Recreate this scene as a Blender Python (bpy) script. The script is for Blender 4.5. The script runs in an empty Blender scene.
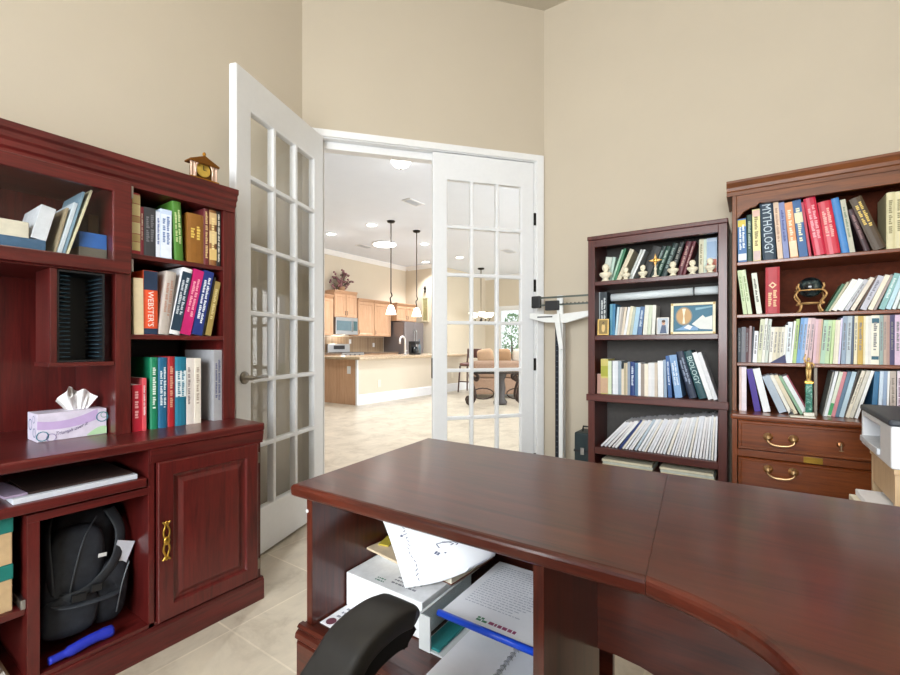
import bpy, math, random
from mathutils import Vector, Matrix
random.seed(7)
R = math.radians
S = bpy.context.scene
COL = S.collection

# ---------------------------------------------------------------- camera model (900 x 675)
F, CX, HY, CH = 444.0, 450.0, 346.0, 1.085
AZ = R(34.3)
CA, SA = math.cos(AZ), math.sin(AZ)

def ray(px, py):
    lat = (px - CX) / F
    return SA * lat + CA, -CA * lat + SA, (HY - py) / F

def on_x(px, py, x):                       # -> y, z, depth
    r = ray(px, py); t = x / r[0]
    return r[1] * t, CH + r[2] * t, t

def on_y(px, py, y):                       # -> x, z, depth
    r = ray(px, py); t = y / r[1]
    return r[0] * t, CH + r[2] * t, t

def on_z(px, py, z):
    r = ray(px, py); t = (z - CH) / r[2]
    return r[0] * t, r[1] * t

def at_d(px, py, d):
    r = ray(px, py)
    return Vector((r[0] * d, r[1] * d, CH + r[2] * d))

# ---------------------------------------------------------------- materials
def lin(h):
    h = h.lstrip('#')
    if len(h) == 3: h = ''.join(q + q for q in h)
    o = []
    for i in (0, 2, 4):
        v = int(h[i:i + 2], 16) / 255
        o.append(v / 12.92 if v <= .04045 else ((v + .055) / 1.055) ** 2.4)
    return (o[0], o[1], o[2], 1)

def new_mat(name):
    m = bpy.data.materials.new(name); m.use_nodes = True
    nt = m.node_tree
    return m, nt, nt.nodes['Principled BSDF']

def coords(nt, scale=(1, 1, 1), kind='Object', loc=(0, 0, 0)):
    tc = nt.nodes.new('ShaderNodeTexCoord'); mp = nt.nodes.new('ShaderNodeMapping')
    mp.inputs['Scale'].default_value = scale; mp.inputs['Location'].default_value = loc
    nt.links.new(tc.outputs[kind], mp.inputs['Vector'])
    return mp.outputs['Vector']

def noise(nt, vec, scale, detail=4, rough=.6, dist=0):
    n = nt.nodes.new('ShaderNodeTexNoise')
    n.inputs['Scale'].default_value = scale; n.inputs['Detail'].default_value = detail
    n.inputs['Roughness'].default_value = rough; n.inputs['Distortion'].default_value = dist
    nt.links.new(vec, n.inputs['Vector'])
    return n

def ramp(nt, fac, stops):
    r = nt.nodes.new('ShaderNodeValToRGB')
    e = r.color_ramp.elements
    while len(e) < len(stops): e.new(.5)
    for k, (p, c) in enumerate(stops):
        e[k].position = p; e[k].color = c
    nt.links.new(fac, r.inputs['Fac'])
    return r.outputs['Color']

def bump(nt, b, fac, strength, dist=.002):
    n = nt.nodes.new('ShaderNodeBump')
    n.inputs['Strength'].default_value = strength; n.inputs['Distance'].default_value = dist
    nt.links.new(fac, n.inputs['Height']); nt.links.new(n.outputs['Normal'], b.inputs['Normal'])

_MC = {}
def plain(hexc, rough=.5, metal=0, var=.08, spec=.5, coat=0, sheen=0):
    """one flat colour with slight procedural unevenness"""
    k = (hexc, rough, metal, var, spec, coat)
    if k in _MC: return _MC[k]
    m, nt, b = new_mat('mat_' + hexc)
    c = lin(hexc)
    n = noise(nt, coords(nt), 35, 3)
    col = ramp(nt, n.outputs['Fac'], [(.3, tuple(max(0, v * (1 - var)) for v in c[:3]) + (1,)), (.7, tuple(min(1, v * (1 + var)) for v in c[:3]) + (1,))])
    nt.links.new(col, b.inputs['Base Color'])
    b.inputs['Roughness'].default_value = rough; b.inputs['Metallic'].default_value = metal
    b.inputs['Specular IOR Level'].default_value = spec; b.inputs['Coat Weight'].default_value = coat
    _MC[k] = m
    return m

def wood(name, base, dark, axis='X', rough=.3, coat=.3, grain=1.0, coatr=.12):
    m, nt, b = new_mat(name)
    sc = {'X': (1.2, 16, 16), 'Y': (16, 1.2, 16), 'Z': (16, 16, 1.2)}[axis]
    v = coords(nt, sc)
    n = noise(nt, v, 1.6 * grain, 8, .62, 1.2)
    n2 = noise(nt, v, 9 * grain, 5, .7, .3)
    mix = nt.nodes.new('ShaderNodeMath'); mix.operation = 'MULTIPLY_ADD'
    mix.inputs[1].default_value = .35
    nt.links.new(n2.outputs['Fac'], mix.inputs[0])
    sub = nt.nodes.new('ShaderNodeMath'); sub.operation = 'MULTIPLY'; sub.inputs[1].default_value = .7
    nt.links.new(n.outputs['Fac'], sub.inputs[0]); nt.links.new(sub.outputs[0], mix.inputs[2])
    c1, c2 = lin(base), lin(dark)
    mid = tuple((a + d) / 2 for a, d in zip(c1, c2))
    col = ramp(nt, mix.outputs[0], [(.36, c2), (.5, mid), (.66, c1)])
    nt.links.new(col, b.inputs['Base Color'])
    b.inputs['Roughness'].default_value = rough
    b.inputs['Coat Weight'].default_value = coat; b.inputs['Coat Roughness'].default_value = coatr
    bump(nt, b, n2.outputs['Fac'], .06, .001)
    return m

def woods(name, base, dark, **k):
    return {a: wood(name + '_' + a, base, dark, a, **k) for a in 'XYZ'}

MAH = woods('mahogany', '#641e1b', '#360d0d', rough=.33, coat=.25)
DSK = woods('desk_mahogany', '#592416', '#2e0f0a', rough=.3, coat=.3, coatr=.14)
BKC = woods('dark_cherry', '#5e2d27', '#3d1815', rough=.35, coat=.15)
OAK = woods('polished_cherry', '#84441c', '#52230e', rough=.3, coat=.25)
OAKL = woods('light_cherry', '#7f461a', '#532b10', rough=.45, coat=.05)
OAKB = plain('#5a2610', .7, 0, .2, .2)
KIT = woods('maple', '#cda585', '#b58a66', rough=.4, coat=.1)
BACKP = plain('#4a4643', .7)

def wall_mat(name, h):
    m, nt, b = new_mat(name)
    c = lin(h)
    v = coords(nt)
    n = noise(nt, v, 3, 5)
    col = ramp(nt, n.outputs['Fac'], [(.3, tuple(x * .97 for x in c[:3]) + (1,)), (.7, c)])
    nt.links.new(col, b.inputs['Base Color'])
    b.inputs['Roughness'].default_value = .75; b.inputs['Specular IOR Level'].default_value = .25
    bump(nt, b, noise(nt, v, 160, 3).outputs['Fac'], .12, .002)
    return m

WALL = wall_mat('wall_paint', '#c3b8a6')
CEIL = wall_mat('ceiling_paint', '#c4bbaa')
GCEIL = wall_mat('great_room_ceiling_paint', '#dfe6f2')
GWALL = wall_mat('great_room_wall_paint', '#d4c9b6')

def tile_mat():
    m, nt, b = new_mat('travertine_tile')
    v = coords(nt, loc=(-.929 + 4.5, -1.646 + 4.5, 0))
    br = nt.nodes.new('ShaderNodeTexBrick')
    br.offset = 0; br.squash = 1
    br.inputs['Scale'].default_value = 1
    br.inputs['Brick Width'].default_value = .45; br.inputs['Row Height'].default_value = .45
    br.inputs['Mortar Size'].default_value = .004; br.inputs['Mortar Smooth'].default_value = .3
    br.inputs['Color1'].default_value = lin('#c0b6a6'); br.inputs['Color2'].default_value = lin('#cbc1b0')
    br.inputs['Mortar'].default_value = lin('#d8cebd')
    nt.links.new(v, br.inputs['Vector'])
    n = noise(nt, v, 4.5, 9, .68, .6)
    tint = ramp(nt, n.outputs['Fac'], [(.3, (.66, .62, .57, 1)), (.5, (.95, .94, .92, 1)), (.72, (1.12, 1.1, 1.06, 1))])
    mx = nt.nodes.new('ShaderNodeMix'); mx.data_type = 'RGBA'; mx.blend_type = 'MULTIPLY'
    mx.inputs['Factor'].default_value = 1
    nt.links.new(br.outputs['Color'], mx.inputs[6]); nt.links.new(tint, mx.inputs[7])
    nt.links.new(mx.outputs[2], b.inputs['Base Color'])
    b.inputs['Roughness'].default_value = .32
    bump(nt, b, br.outputs['Fac'], -.25, .002)
    return m
TILE = tile_mat()

def thin_glass(name, tint=(1, 1, 1, 1), ior=1.5):
    m = bpy.data.materials.new(name); m.use_nodes = True
    nt = m.node_tree; nt.nodes.clear()
    out = nt.nodes.new('ShaderNodeOutputMaterial')
    t = nt.nodes.new('ShaderNodeBsdfTransparent'); g = nt.nodes.new('ShaderNodeBsdfGlossy')
    fr = nt.nodes.new('ShaderNodeFresnel'); mx = nt.nodes.new('ShaderNodeMixShader')
    t.inputs['Color'].default_value = tint; g.inputs['Roughness'].default_value = .02
    fr.inputs['IOR'].default_value = ior
    n = noise(nt, coords(nt), 2, 2)
    bm = nt.nodes.new('ShaderNodeBump'); bm.inputs['Strength'].default_value = .02
    nt.links.new(n.outputs['Fac'], bm.inputs['Height']); nt.links.new(bm.outputs['Normal'], g.inputs['Normal'])
    ge = nt.nodes.new('ShaderNodeNewGeometry'); om = nt.nodes.new('ShaderNodeMath'); om.operation = 'SUBTRACT'; om.inputs[0].default_value = 1
    ml = nt.nodes.new('ShaderNodeMath'); ml.operation = 'MULTIPLY'
    nt.links.new(ge.outputs['Backfacing'], om.inputs[1]); nt.links.new(om.outputs[0], ml.inputs[0]); nt.links.new(fr.outputs[0], ml.inputs[1])
    nt.links.new(ml.outputs[0], mx.inputs[0]); nt.links.new(t.outputs[0], mx.inputs[1]); nt.links.new(g.outputs[0], mx.inputs[2])
    nt.links.new(mx.outputs[0], out.inputs[0])
    return m
GLASS = thin_glass('pane_glass', (.985, .99, .985, 1), 1.5)
ACRYL = thin_glass('clear_acrylic', (.93, .95, .95, 1), 1.6)

def emit(name, h, strength):
    m, nt, b = new_mat(name)
    b.inputs['Base Color'].default_value = lin(h)
    b.inputs['Emission Color'].default_value = lin(h); b.inputs['Emission Strength'].default_value = strength
    return m

WHITE = plain('#e6e7e8', .38, var=.02)
DOORW = plain('#e4e6e9', .35, var=.015)
PAPER = plain('#eeeef2', .8, var=.03)
CREAMP = plain('#e8e0cc', .8, var=.05)
BRASS = plain('#c9a24a', .28, 1, .1)
ABRASS = plain('#b98a55', .3, 1, .15)
STEEL = plain('#b9bbbd', .3, 1, .05)
NICKEL = plain('#8d8880', .3, 1, .08)
BLACK = plain('#17181b', .5, var=.15)
DKMET = plain('#2b2724', .4, .8, .1)
IRON = plain('#33231c', .45, .6, .15)

# ---------------------------------------------------------------- mesh builder
class MB:
    """collects geometry; a, b, c run along U, N (outward) and up from O"""
    def __init__(s, O=(0, 0, 0), U=(1, 0, 0), N=(0, 1, 0), M=None):
        s.v, s.f, s.sm = [], [], []
        s.O, s.U, s.N = Vector(O), Vector(U), Vector(N)
        s.M = M
    def w(s, a, b, c):
        if s.M is not None:
            a, b, c = s.M @ Vector((a, b, c))
        return s.O + s.U * a + s.N * b + Vector((0, 0, c))
    def add(s, vs, fs, smooth=False):
        k = len(s.v)
        s.v += [s.w(*p) for p in vs]
        s.f += [tuple(i + k for i in f) for f in fs]
        s.sm += [smooth] * len(fs)
        return s
    def box(s, a0, a1, b0, b1, c0, c1):
        vs = [(a, b, c) for c in (c0, c1) for b in (b0, b1) for a in (a0, a1)]
        return s.add(vs, [(0, 2, 3, 1), (4, 5, 7, 6), (0, 1, 5, 4), (2, 6, 7, 3), (0, 4, 6, 2), (1, 3, 7, 5)])
    def prism(s, poly, axis, lo, hi, smooth=False):
        """poly in the two other axes: 'c' -> (a,b); 'b' -> (a,c); 'a' -> (b,c)"""
        def P(p, q):
            return {'c': (p[0], p[1], q), 'b': (p[0], q, p[1]), 'a': (q, p[0], p[1])}[axis]
        n = len(poly)
        vs = [P(p, lo) for p in poly] + [P(p, hi) for p in poly]
        k = len(s.v)
        s.add(vs, [tuple(range(n))[::-1], tuple(range(n, 2 * n))])
        s.f += [(k + i, k + (i + 1) % n, k + n + (i + 1) % n, k + n + i) for i in range(n)]
        s.sm += [smooth] * n
        return s
    def quad(s, *p):
        return s.add(p, [tuple(range(len(p)))])
    def lathe(s, prof, ctr=(0, 0, 0), seg=20, sx=1, sy=1, smooth=True):
        vs, fs = [], []
        for r, z in prof:
            for k in range(seg):
                t = 2 * math.pi * k / seg
                vs.append((ctr[0] + r * sx * math.cos(t), ctr[1] + r * sy * math.sin(t), ctr[2] + z))
        for i in range(len(prof) - 1):
            for k in range(seg):
                k2 = (k + 1) % seg
                fs.append((i * seg + k, i * seg + k2, (i + 1) * seg + k2, (i + 1) * seg + k))
        fs.append(tuple(range(seg))[::-1]); L = (len(prof) - 1) * seg
        fs.append(tuple(range(L, L + seg)))
        return s.add(vs, fs, smooth)
    def tube(s, pts, r, seg=8, closed=False, flat=1.0, smooth=True, up=None):
        pts = [Vector(p) for p in pts]; n = len(pts)
        rs = r if isinstance(r, (list, tuple)) else [r] * n
        vs, fs = [], []
        pu = Vector(up) if up else None
        for i, p in enumerate(pts):
            if closed: d = pts[(i + 1) % n] - pts[i - 1]
            else: d = pts[min(i + 1, n - 1)] - pts[max(i - 1, 0)]
            d.normalize()
            if pu is None:
                pu = Vector((0, 0, 1)) if abs(d.z) < .9 else Vector((1, 0, 0))
            x = d.cross(pu); 
            if x.length < 1e-6: x = d.cross(Vector((1, .3, .2)))
            x.normalize(); y = x.cross(d).normalized()
            if up is None: pu = y
            for k in range(seg):
                t = 2 * math.pi * k / seg
                vs.append(tuple(p + (x * math.cos(t) + y * math.sin(t) * flat) * rs[i]))
        m = n if closed else n - 1
        for i in range(m):
            j = (i + 1) % n
            for k in range(seg):
                k2 = (k + 1) % seg
                fs.append((i * seg + k, i * seg + k2, j * seg + k2, j * seg + k))
        if not closed:
            fs.append(tuple(range(seg))[::-1]); fs.append(tuple(range((n - 1) * seg, n * seg)))
        return s.add(vs, fs, smooth)
    def ell(s, c, r, e=1.0, nu=16, nv=10, M=None):
        """superellipsoid"""
        def sp(v, p): return math.copysign(abs(v) ** p, v)
        vs, fs = [], []
        for i in range(1, nv):
            ph = -math.pi / 2 + math.pi * i / nv
            for k in range(nu):
                t = 2 * math.pi * k / nu
                p = Vector((r[0] * sp(math.cos(ph), e) * sp(math.cos(t), e), r[1] * sp(math.cos(ph), e) * sp(math.sin(t), e), r[2] * sp(math.sin(ph), e)))
                if M is not None: p = M @ p
                vs.append(tuple(p + Vector(c)))
        for i in range(nv - 2):
            for k in range(nu):
                k2 = (k + 1) % nu
                fs.append((i * nu + k, i * nu + k2, (i + 1) * nu + k2, (i + 1) * nu + k))
        lo, hi = Vector((0, 0, -r[2])), Vector((0, 0, r[2]))
        if M is not None: lo, hi = M @ lo, M @ hi
        L = len(vs); vs += [tuple(lo + Vector(c)), tuple(hi + Vector(c))]
        for k in range(nu):
            k2 = (k + 1) % nu
            fs.append((L, k2, k)); fs.append((L + 1, (nv - 2) * nu + k, (nv - 2) * nu + k2))
        return s.add(vs, fs, True)
    def sheet(s, fn, nu, nv, th=.0006, smooth=True):
        """curved sheet fn(u,v)->(a,b,c) given a real thickness along c"""
        vs, fs = [], []
        for o in (0, th):
            for i in range(nu + 1):
                for j in range(nv + 1):
                    p = fn(i / nu, j / nv); vs.append((p[0], p[1], p[2] + o))
        K = (nu + 1) * (nv + 1)
        q = lambda i, j, o: o * K + i * (nv + 1) + j
        for i in range(nu):
            for j in range(nv):
                fs.append((q(i, j, 0), q(i, j + 1, 0), q(i + 1, j + 1, 0), q(i + 1, j, 0)))
                fs.append((q(i, j, 1), q(i + 1, j, 1), q(i + 1, j + 1, 1), q(i, j + 1, 1)))
        for i in range(nu):
            fs.append((q(i, 0, 0), q(i + 1, 0, 0), q(i + 1, 0, 1), q(i, 0, 1)))
            fs.append((q(i, nv, 0), q(i, nv, 1), q(i + 1, nv, 1), q(i + 1, nv, 0)))
        for j in range(nv):
            fs.append((q(0, j, 0), q(0, j, 1), q(0, j + 1, 1), q(0, j + 1, 0)))
            fs.append((q(nu, j, 0), q(nu, j + 1, 0), q(nu, j + 1, 1), q(nu, j, 1)))
        return s.add(vs, fs, smooth)
    def lattice(s, A, C, solid, b0, b1):
        """plate between b0 (front) and b1 pierced where solid(i,j) is False"""
        ni, nj = len(A) - 1, len(C) - 1
        vid = {}
        vs, fs = [], []
        def V(i, j, k):
            if (i, j, k) not in vid:
                vid[(i, j, k)] = len(vs); vs.append((A[i], (b0, b1)[k], C[j]))
            return vid[(i, j, k)]
        ok = lambda i, j: 0 <= i < ni and 0 <= j < nj and solid(i, j)
        for i in range(ni):
            for j in range(nj):
                if not ok(i, j): continue
                fs.append((V(i, j, 0), V(i + 1, j, 0), V(i + 1, j + 1, 0), V(i, j + 1, 0)))
                fs.append((V(i, j, 1), V(i, j + 1, 1), V(i + 1, j + 1, 1), V(i + 1, j, 1)))
                if not ok(i - 1, j): fs.append((V(i, j, 0), V(i, j + 1, 0), V(i, j + 1, 1), V(i, j, 1)))
                if not ok(i + 1, j): fs.append((V(i + 1, j, 0), V(i + 1, j, 1), V(i + 1, j + 1, 1), V(i + 1, j + 1, 0)))
                if not ok(i, j - 1): fs.append((V(i, j, 0), V(i, j, 1), V(i + 1, j, 1), V(i + 1, j, 0)))
                if not ok(i, j + 1): fs.append((V(i, j + 1, 0), V(i + 1, j + 1, 0), V(i + 1, j + 1, 1), V(i, j + 1, 1)))
        return s.add(vs, fs)
    def rings(s, a0, a1, c0, c1, prof, back):
        """panel face stepped inwards: prof = [(inset, b)], closed by a flat back"""
        vs, fs = [], []
        for ins, b in [(prof[0][0], back)] + list(prof):
            vs += [(a0 + ins, b, c0 + ins), (a1 - ins, b, c0 + ins), (a1 - ins, b, c1 - ins), (a0 + ins, b, c1 - ins)]
        n = len(prof) + 1
        for i in range(n - 1):
            for k in range(4):
                k2 = (k + 1) % 4
                fs.append((i * 4 + k, i * 4 + k2, i * 4 + 4 + k2, i * 4 + 4 + k))
        fs.append((3, 2, 1, 0)); fs.append(tuple((n - 1) * 4 + k for k in range(4)))
        return s.add(vs, fs)
    def build(s, name, mat, parent=None, bev=0, origin=None, subd=0, seg=2):
        if parent is not None: org = parent['_o'] if False else ORG[parent.name]
        elif origin is not None: org = Vector(origin)
        else:
            xs = [p.x for p in s.v]; ys = [p.y for p in s.v]; zs = [p.z for p in s.v]
            org = Vector(((min(xs) + max(xs)) / 2, (min(ys) + max(ys)) / 2, min(zs)))
        me = bpy.data.meshes.new(name)
        me.from_pydata([tuple(p - org) for p in s.v], [], s.f)
        me.polygons.foreach_set('use_smooth', s.sm)
        for m in (mat if isinstance(mat, (list, tuple)) else [mat]): me.materials.append(m)
        me.update()
        import bmesh
        bm = bmesh.new(); bm.from_mesh(me); bmesh.ops.recalc_face_normals(bm, faces=bm.faces); bm.to_mesh(me); bm.free()
        o = bpy.data.objects.new(name, me); COL.objects.link(o)
        if parent is not None: o.parent = parent
        else: o.location = org
        ORG[o.name] = org
        if bev:
            md = o.modifiers.new('soft_edges', 'BEVEL'); md.width = bev; md.segments = seg; md.limit_method = 'ANGLE'; md.angle_limit = R(40)
            md.harden_normals = False
        if subd:
            md = o.modifiers.new('smooth', 'SUBSURF'); md.levels = subd; md.render_levels = subd
        return o
ORG = {}

def tag(o, label=None, cat=None, group=None, kind=None):
    if label: o['label'] = label
    if cat: o['category'] = cat
    if group: o['group'] = group
    if kind: o['kind'] = kind
    return o

def thing(name, label, cat, loc, group=None, kind=None):
    o = bpy.data.objects.new(name, None); COL.objects.link(o)
    o.empty_display_size = .05
    o.location = loc; ORG[o.name] = Vector(loc)
    return tag(o, label, cat, group, kind)

def struct(name, mb, mat, label=None, cat=None, parent=None, bev=0):
    o = mb.build(name, mat, parent, bev)
    return tag(o, label, cat, None, 'structure') if parent is None else o

def bezier(pts, n=10):
    """Catmull-Rom through pts"""
    P = [Vector(p) for p in pts]; out = []
    for i in range(len(P) - 1):
        p0, p1, p2, p3 = P[max(i - 1, 0)], P[i], P[i + 1], P[min(i + 2, len(P) - 1)]
        for k in range(n):
            t = k / n
            out.append(.5 * ((2 * p1) + (p2 - p0) * t + (2 * p0 - 5 * p1 + 4 * p2 - p3) * t * t + (3 * p1 - p0 - 3 * p2 + p3) * t ** 3))
    out.append(P[-1])
    return out

_TX = {}
def text_geo(txt, shear=0):
    """filled glyphs: verts scaled to total width 1, height returned"""
    if (txt, shear) in _TX: return _TX[(txt, shear)]
    cu = bpy.data.curves.new('glyphs', 'FONT'); cu.body = txt; cu.resolution_u = 2; cu.shear = shear
    o = bpy.data.objects.new('glyphs', cu); COL.objects.link(o)
    dg = bpy.context.evaluated_depsgraph_get(); dg.update()
    me = o.evaluated_get(dg).to_mesh()
    vs = [tuple(v.co) for v in me.vertices]; fs = [tuple(p.vertices) for p in me.polygons]
    o.evaluated_get(dg).to_mesh_clear()
    bpy.data.objects.remove(o); bpy.data.curves.remove(cu)
    x0 = min(v[0] for v in vs); x1 = max(v[0] for v in vs); y0 = min(v[1] for v in vs); y1 = max(v[1] for v in vs)
    k = 1 / (x1 - x0)
    res = ([((v[0] - x0) * k, (v[1] - y0) * k) for v in vs], fs, (y1 - y0) * k)
    _TX[(txt, shear)] = res
    return res
# ---------------------------------------------------------------- room geometry
YL, XR, H = 2.393, 3.119, 3.575
CL, CR = Vector((1.823, YL, 0)), Vector((XR, 1.281, 0))
E = (CR - CL); WL = E.length; E.normalize()
ND = Vector((E.y, -E.x, 0)); 
if ND.dot(-CL) < 0: ND = -ND
S0, S1 = .118, 1.640                       # door opening along the diagonal wall
XB, YB = -1.75, -1.95                      # walls behind the camera
GX0, GX1, GY0, GY1 = -.6, 14.0, -.9, 9.1   # great room
KX, KY = 10.85, 8.0                        # kitchen side wall
DT = .115

tag(MB().prism([(XB - .12, YB - .12), (GX1 + .12, YB - .12), (GX1 + .12, GY1 + .12), (XB - .12, GY1 + .12)], 'c', -.1, 0).build('floor', TILE, None, 0, (0, 0, 0)), 'beige travertine tile floor with pale grout lines', 'floor', None, 'structure')
# ceiling of the study follows the chamfered plan
pl = [(XB, YB), (XR, YB), (CR.x, CR.y), (CL.x, CL.y), (XB, YL)]
struct('ceiling_study', MB().prism(pl, 'c', H, H + .1), CEIL, 'beige painted ceiling above the study', 'ceiling')
o1 = CL - ND * DT; o2 = CR - ND * DT
pg = [(GX0, YL + DT), (o1.x, YL + DT), (o1.x + .04, o1.y), (o2.x, o2.y + .04), (XR + DT, o2.y), (XR + DT, GY0), (GX1, GY0), (GX1, GY1), (GX0, GY1)]
struct('ceiling_great_room', MB().prism(pg, 'c', H, H + .1), GCEIL, 'white ceiling of the bright great room beyond the doors', 'ceiling')
struct('wall_left', MB().box(XB - .12, CL.x + .02, YL, YL + DT, 0, H), WALL, 'beige wall behind the mahogany hutch', 'wall')
struct('wall_right', MB().box(XR, XR + DT, YB - .12, CR.y, 0, H), WALL, 'beige wall behind the two bookcases', 'wall')
mb = MB(CL, E, ND)
mb.lattice([0, S0, S1, WL], [0, 2.452, H], lambda i, j: not (i == 1 and j == 0), 0, -DT)
struct('wall_doorway', mb, WALL, 'beige angled wall around the french doors', 'wall')
mb = MB()                                   # wall behind the camera, wide window
mb2 = MB((XB, 0, 0), (0, 1, 0), (1, 0, 0)).lattice([YB, -1.0, 1.3, YL], [0, .8, 2.6, H], lambda i, j: not (i == 1 and j == 1), 0, -.12)
struct('wall_window', mb2, WALL, 'beige wall with the study window', 'wall')
struct('wall_rear', MB((0, YB, 0), (1, 0, 0), (0, 1, 0)).box(XB, XR, -.12, 0, 0, H), WALL, 'plain beige rear wall of the study', 'wall')
w = thing('window_1', 'white framed study window above the beige sill', 'window', (XB, .15, .8), kind='structure')
MB((XB, 0, 0), (0, 1, 0), (1, 0, 0)).lattice([-1.0, -.94, .12, .18, 1.24, 1.3], [.8, .86, 1.67, 1.73, 2.54, 2.6], lambda i, j: i in (0, 2, 4) or j in (0, 2, 4), -.03, -.08).build('window_frame', WHITE, w, .004)
MB((XB, 0, 0), (0, 1, 0), (1, 0, 0)).box(-.97, 1.27, -.057, -.053, .83, 2.57).build('window_pane', GLASS, w)
MB((XB, 0, 0), (0, 1, 0), (1, 0, 0)).box(-1.05, 1.35, -.03, .06, .76, .80).build('window_sill', WHITE, w, .004)

# great room shell
struct('wall_kitchen', MB().box(GX0, KX, GY1, GY1 + .12, 0, H), GWALL, 'cream kitchen wall above the maple cabinets', 'wall')
struct('wall_kitchen_side', MB().box(KX, KX + .12, KY, GY1, 0, H), GWALL, 'cream side wall beside the refrigerator', 'wall')
struct('wall_nook', MB().box(KX + .12, GX1, KY, KY + .12, 0, H), GWALL, 'cream return wall beyond the kitchen', 'wall')
mb = MB((GX1, 0, 0), (0, -1, 0), (-1, 0, 0))
wy1, wz1, _ = on_x(499, 309, GX1); wy0 = on_x(520, 309, GX1)[0]
mb.lattice([-KY, -wy1, -wy0, -3.4, 0.2, -GY0], [0, .55, wz1, H], lambda i, j: not (j == 1 and i in (1, 3)), 0, -.12)
struct('wall_far', mb, GWALL, 'cream far wall of the great room around a tall window', 'wall')
# unseen side of the great room, its openings added to bring in light
mb = MB((0, GY0, 0), (1, 0, 0), (0, 1, 0))
mb.lattice([XR + DT, 4.2, 8.4, 9.2, 13.2, GX1], [0, .05, 2.6, H], lambda i, j: not (j == 1 and i in (1, 3)), 0, -.12)
struct('wall_patio', mb, GWALL, 'cream great room wall with wide patio openings', 'wall')
struct('wall_entry', MB().box(GX0 - .12, GX0, YL + DT, GY1, 0, H), GWALL, 'cream entry wall of the great room', 'wall')

def crown(name, O, U, N, L, label):
    pr = [(0, H - .12), (.015, H - .12), (.03, H - .1), (.07, H - .04), (.09, H - .02), (.09, H), (0, H)]
    mb = MB(O, U, N); mb.prism(pr, 'a', 0, L)
    struct(name, mb, WHITE, label, 'crown moulding')
crown('trim_1', (GX0, GY1, 0), (1, 0, 0), (0, -1, 0), KX - GX0, 'white crown moulding along the kitchen wall')
crown('trim_2', (KX, KY, 0), (0, 1, 0), (-1, 0, 0), GY1 - KY - .09, 'white crown moulding above the refrigerator side wall')
crown('trim_3', (GX1, GY0, 0), (0, 1, 0), (-1, 0, 0), KY - GY0, 'white crown moulding along the far wall')

# far window
w = thing('window_2', 'tall white framed window in the far cream wall behind the sofa', 'window', (GX1, (wy0 + wy1) / 2, .55), kind='structure')
fr = MB((GX1, 0, 0), (0, -1, 0), (-1, 0, 0))
A = [-wy1, -wy1 + .07, -(wy0 + wy1) / 2 - .02, -(wy0 + wy1) / 2 + .02, -wy0 - .07, -wy0]
Cc = [.55, .62, 1.88, 1.94, wz1 - .07, wz1]
fr.lattice(A, Cc, lambda i, j: i in (0, 4) or j in (0, 2, 4), -.02, -.08).build('window_frame', WHITE, w)
MB((GX1, 0, 0), (0, -1, 0), (-1, 0, 0)).box(-wy1 + .03, -wy0 - .03, -.055, -.05, .58, wz1 - .03).build('window_pane', GLASS, w)
MB((GX1, 0, 0), (0, -1, 0), (-1, 0, 0)).lattice([-wy1 - .09, -wy1, -wy0, -wy0 + .09], [.46, .55, wz1, wz1 + .09], lambda i, j: not (i == 1 and j == 1), .02, 0).build('window_casing', WHITE, w)

# garden tree outside far window
def leaf_mat():
    m, nt, b = new_mat('leaf_green')
    n = noise(nt, coords(nt), 6, 5)
    nt.links.new(ramp(nt, n.outputs['Fac'], [(.3, lin('#6f9a68')), (.7, lin('#bcd6ae'))]), b.inputs['Base Color'])
    return m
LEAF = leaf_mat()
yy = on_x(512, 330, 16.5)[0]
t = thing('garden_tree', 'green leafy tree outside the tall far window', 'tree', (16.5, yy, 0))
MB(M=Matrix.Translation((16.5, yy, 0))).tube([(0, 0, -.099), (.03, 0, .6), (0, .02, 1.4)], [.07, .055, .03]).build('trunk', plain('#6a5443', .8), t)
mb = MB(M=Matrix.Translation((16.5, yy, 1.55)))
rnd = random.Random(3)
for k in range(420):
    th = rnd.uniform(0, 6.28); z = rnd.uniform(-.75, .85); r = .5 * math.sqrt(max(.05, 1 - (z / .9) ** 2)) * rnd.uniform(.5, 1)
    c = Vector((r * math.cos(th), r * math.sin(th), z)); q = .075
    d1 = Vector((rnd.uniform(-1, 1), rnd.uniform(-1, 1), rnd.uniform(-1, 1))).normalized() * q; d2 = d1.cross(Vector((rnd.uniform(-1, 1), .4, 1))).normalized() * q * .5
    mb.quad(tuple(c - d1), tuple(c + d2), tuple(c + d1), tuple(c - d2))
mb.build('leaves', LEAF, t)

struct('ground_outside', MB().prism([(14.2, -12), (30, -12), (30, 14), (14.2, 14)], 'c', -.2, -.1), plain('#a9b89a', .9), 'pale lawn outside the far window', 'lawn')

# baseboards
def base(name, O, U, N, a0, a1, label):
    mb = MB(O, U, N).prism([(0, 0), (.014, 0), (.014, .11), (.006, .13), (0, .13)], 'a', a0, a1)
    struct(name, mb, WHITE, label, 'baseboard')
base('baseboard_left', (0, YL, 0), (1, 0, 0), (0, -1, 0), XB, CL.x - .02, 'white baseboard along the wall behind the hutch')
base('baseboard_right', (XR, 0, 0), (0, -1, 0), (-1, 0, 0), -CR.y + .02, -.90, 'white baseboard along the bookcase wall')
base('baseboard_far', (GX1, 0, 0), (0, -1, 0), (-1, 0, 0), -KY, -GY0, 'white baseboard along the far great room wall')

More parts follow.
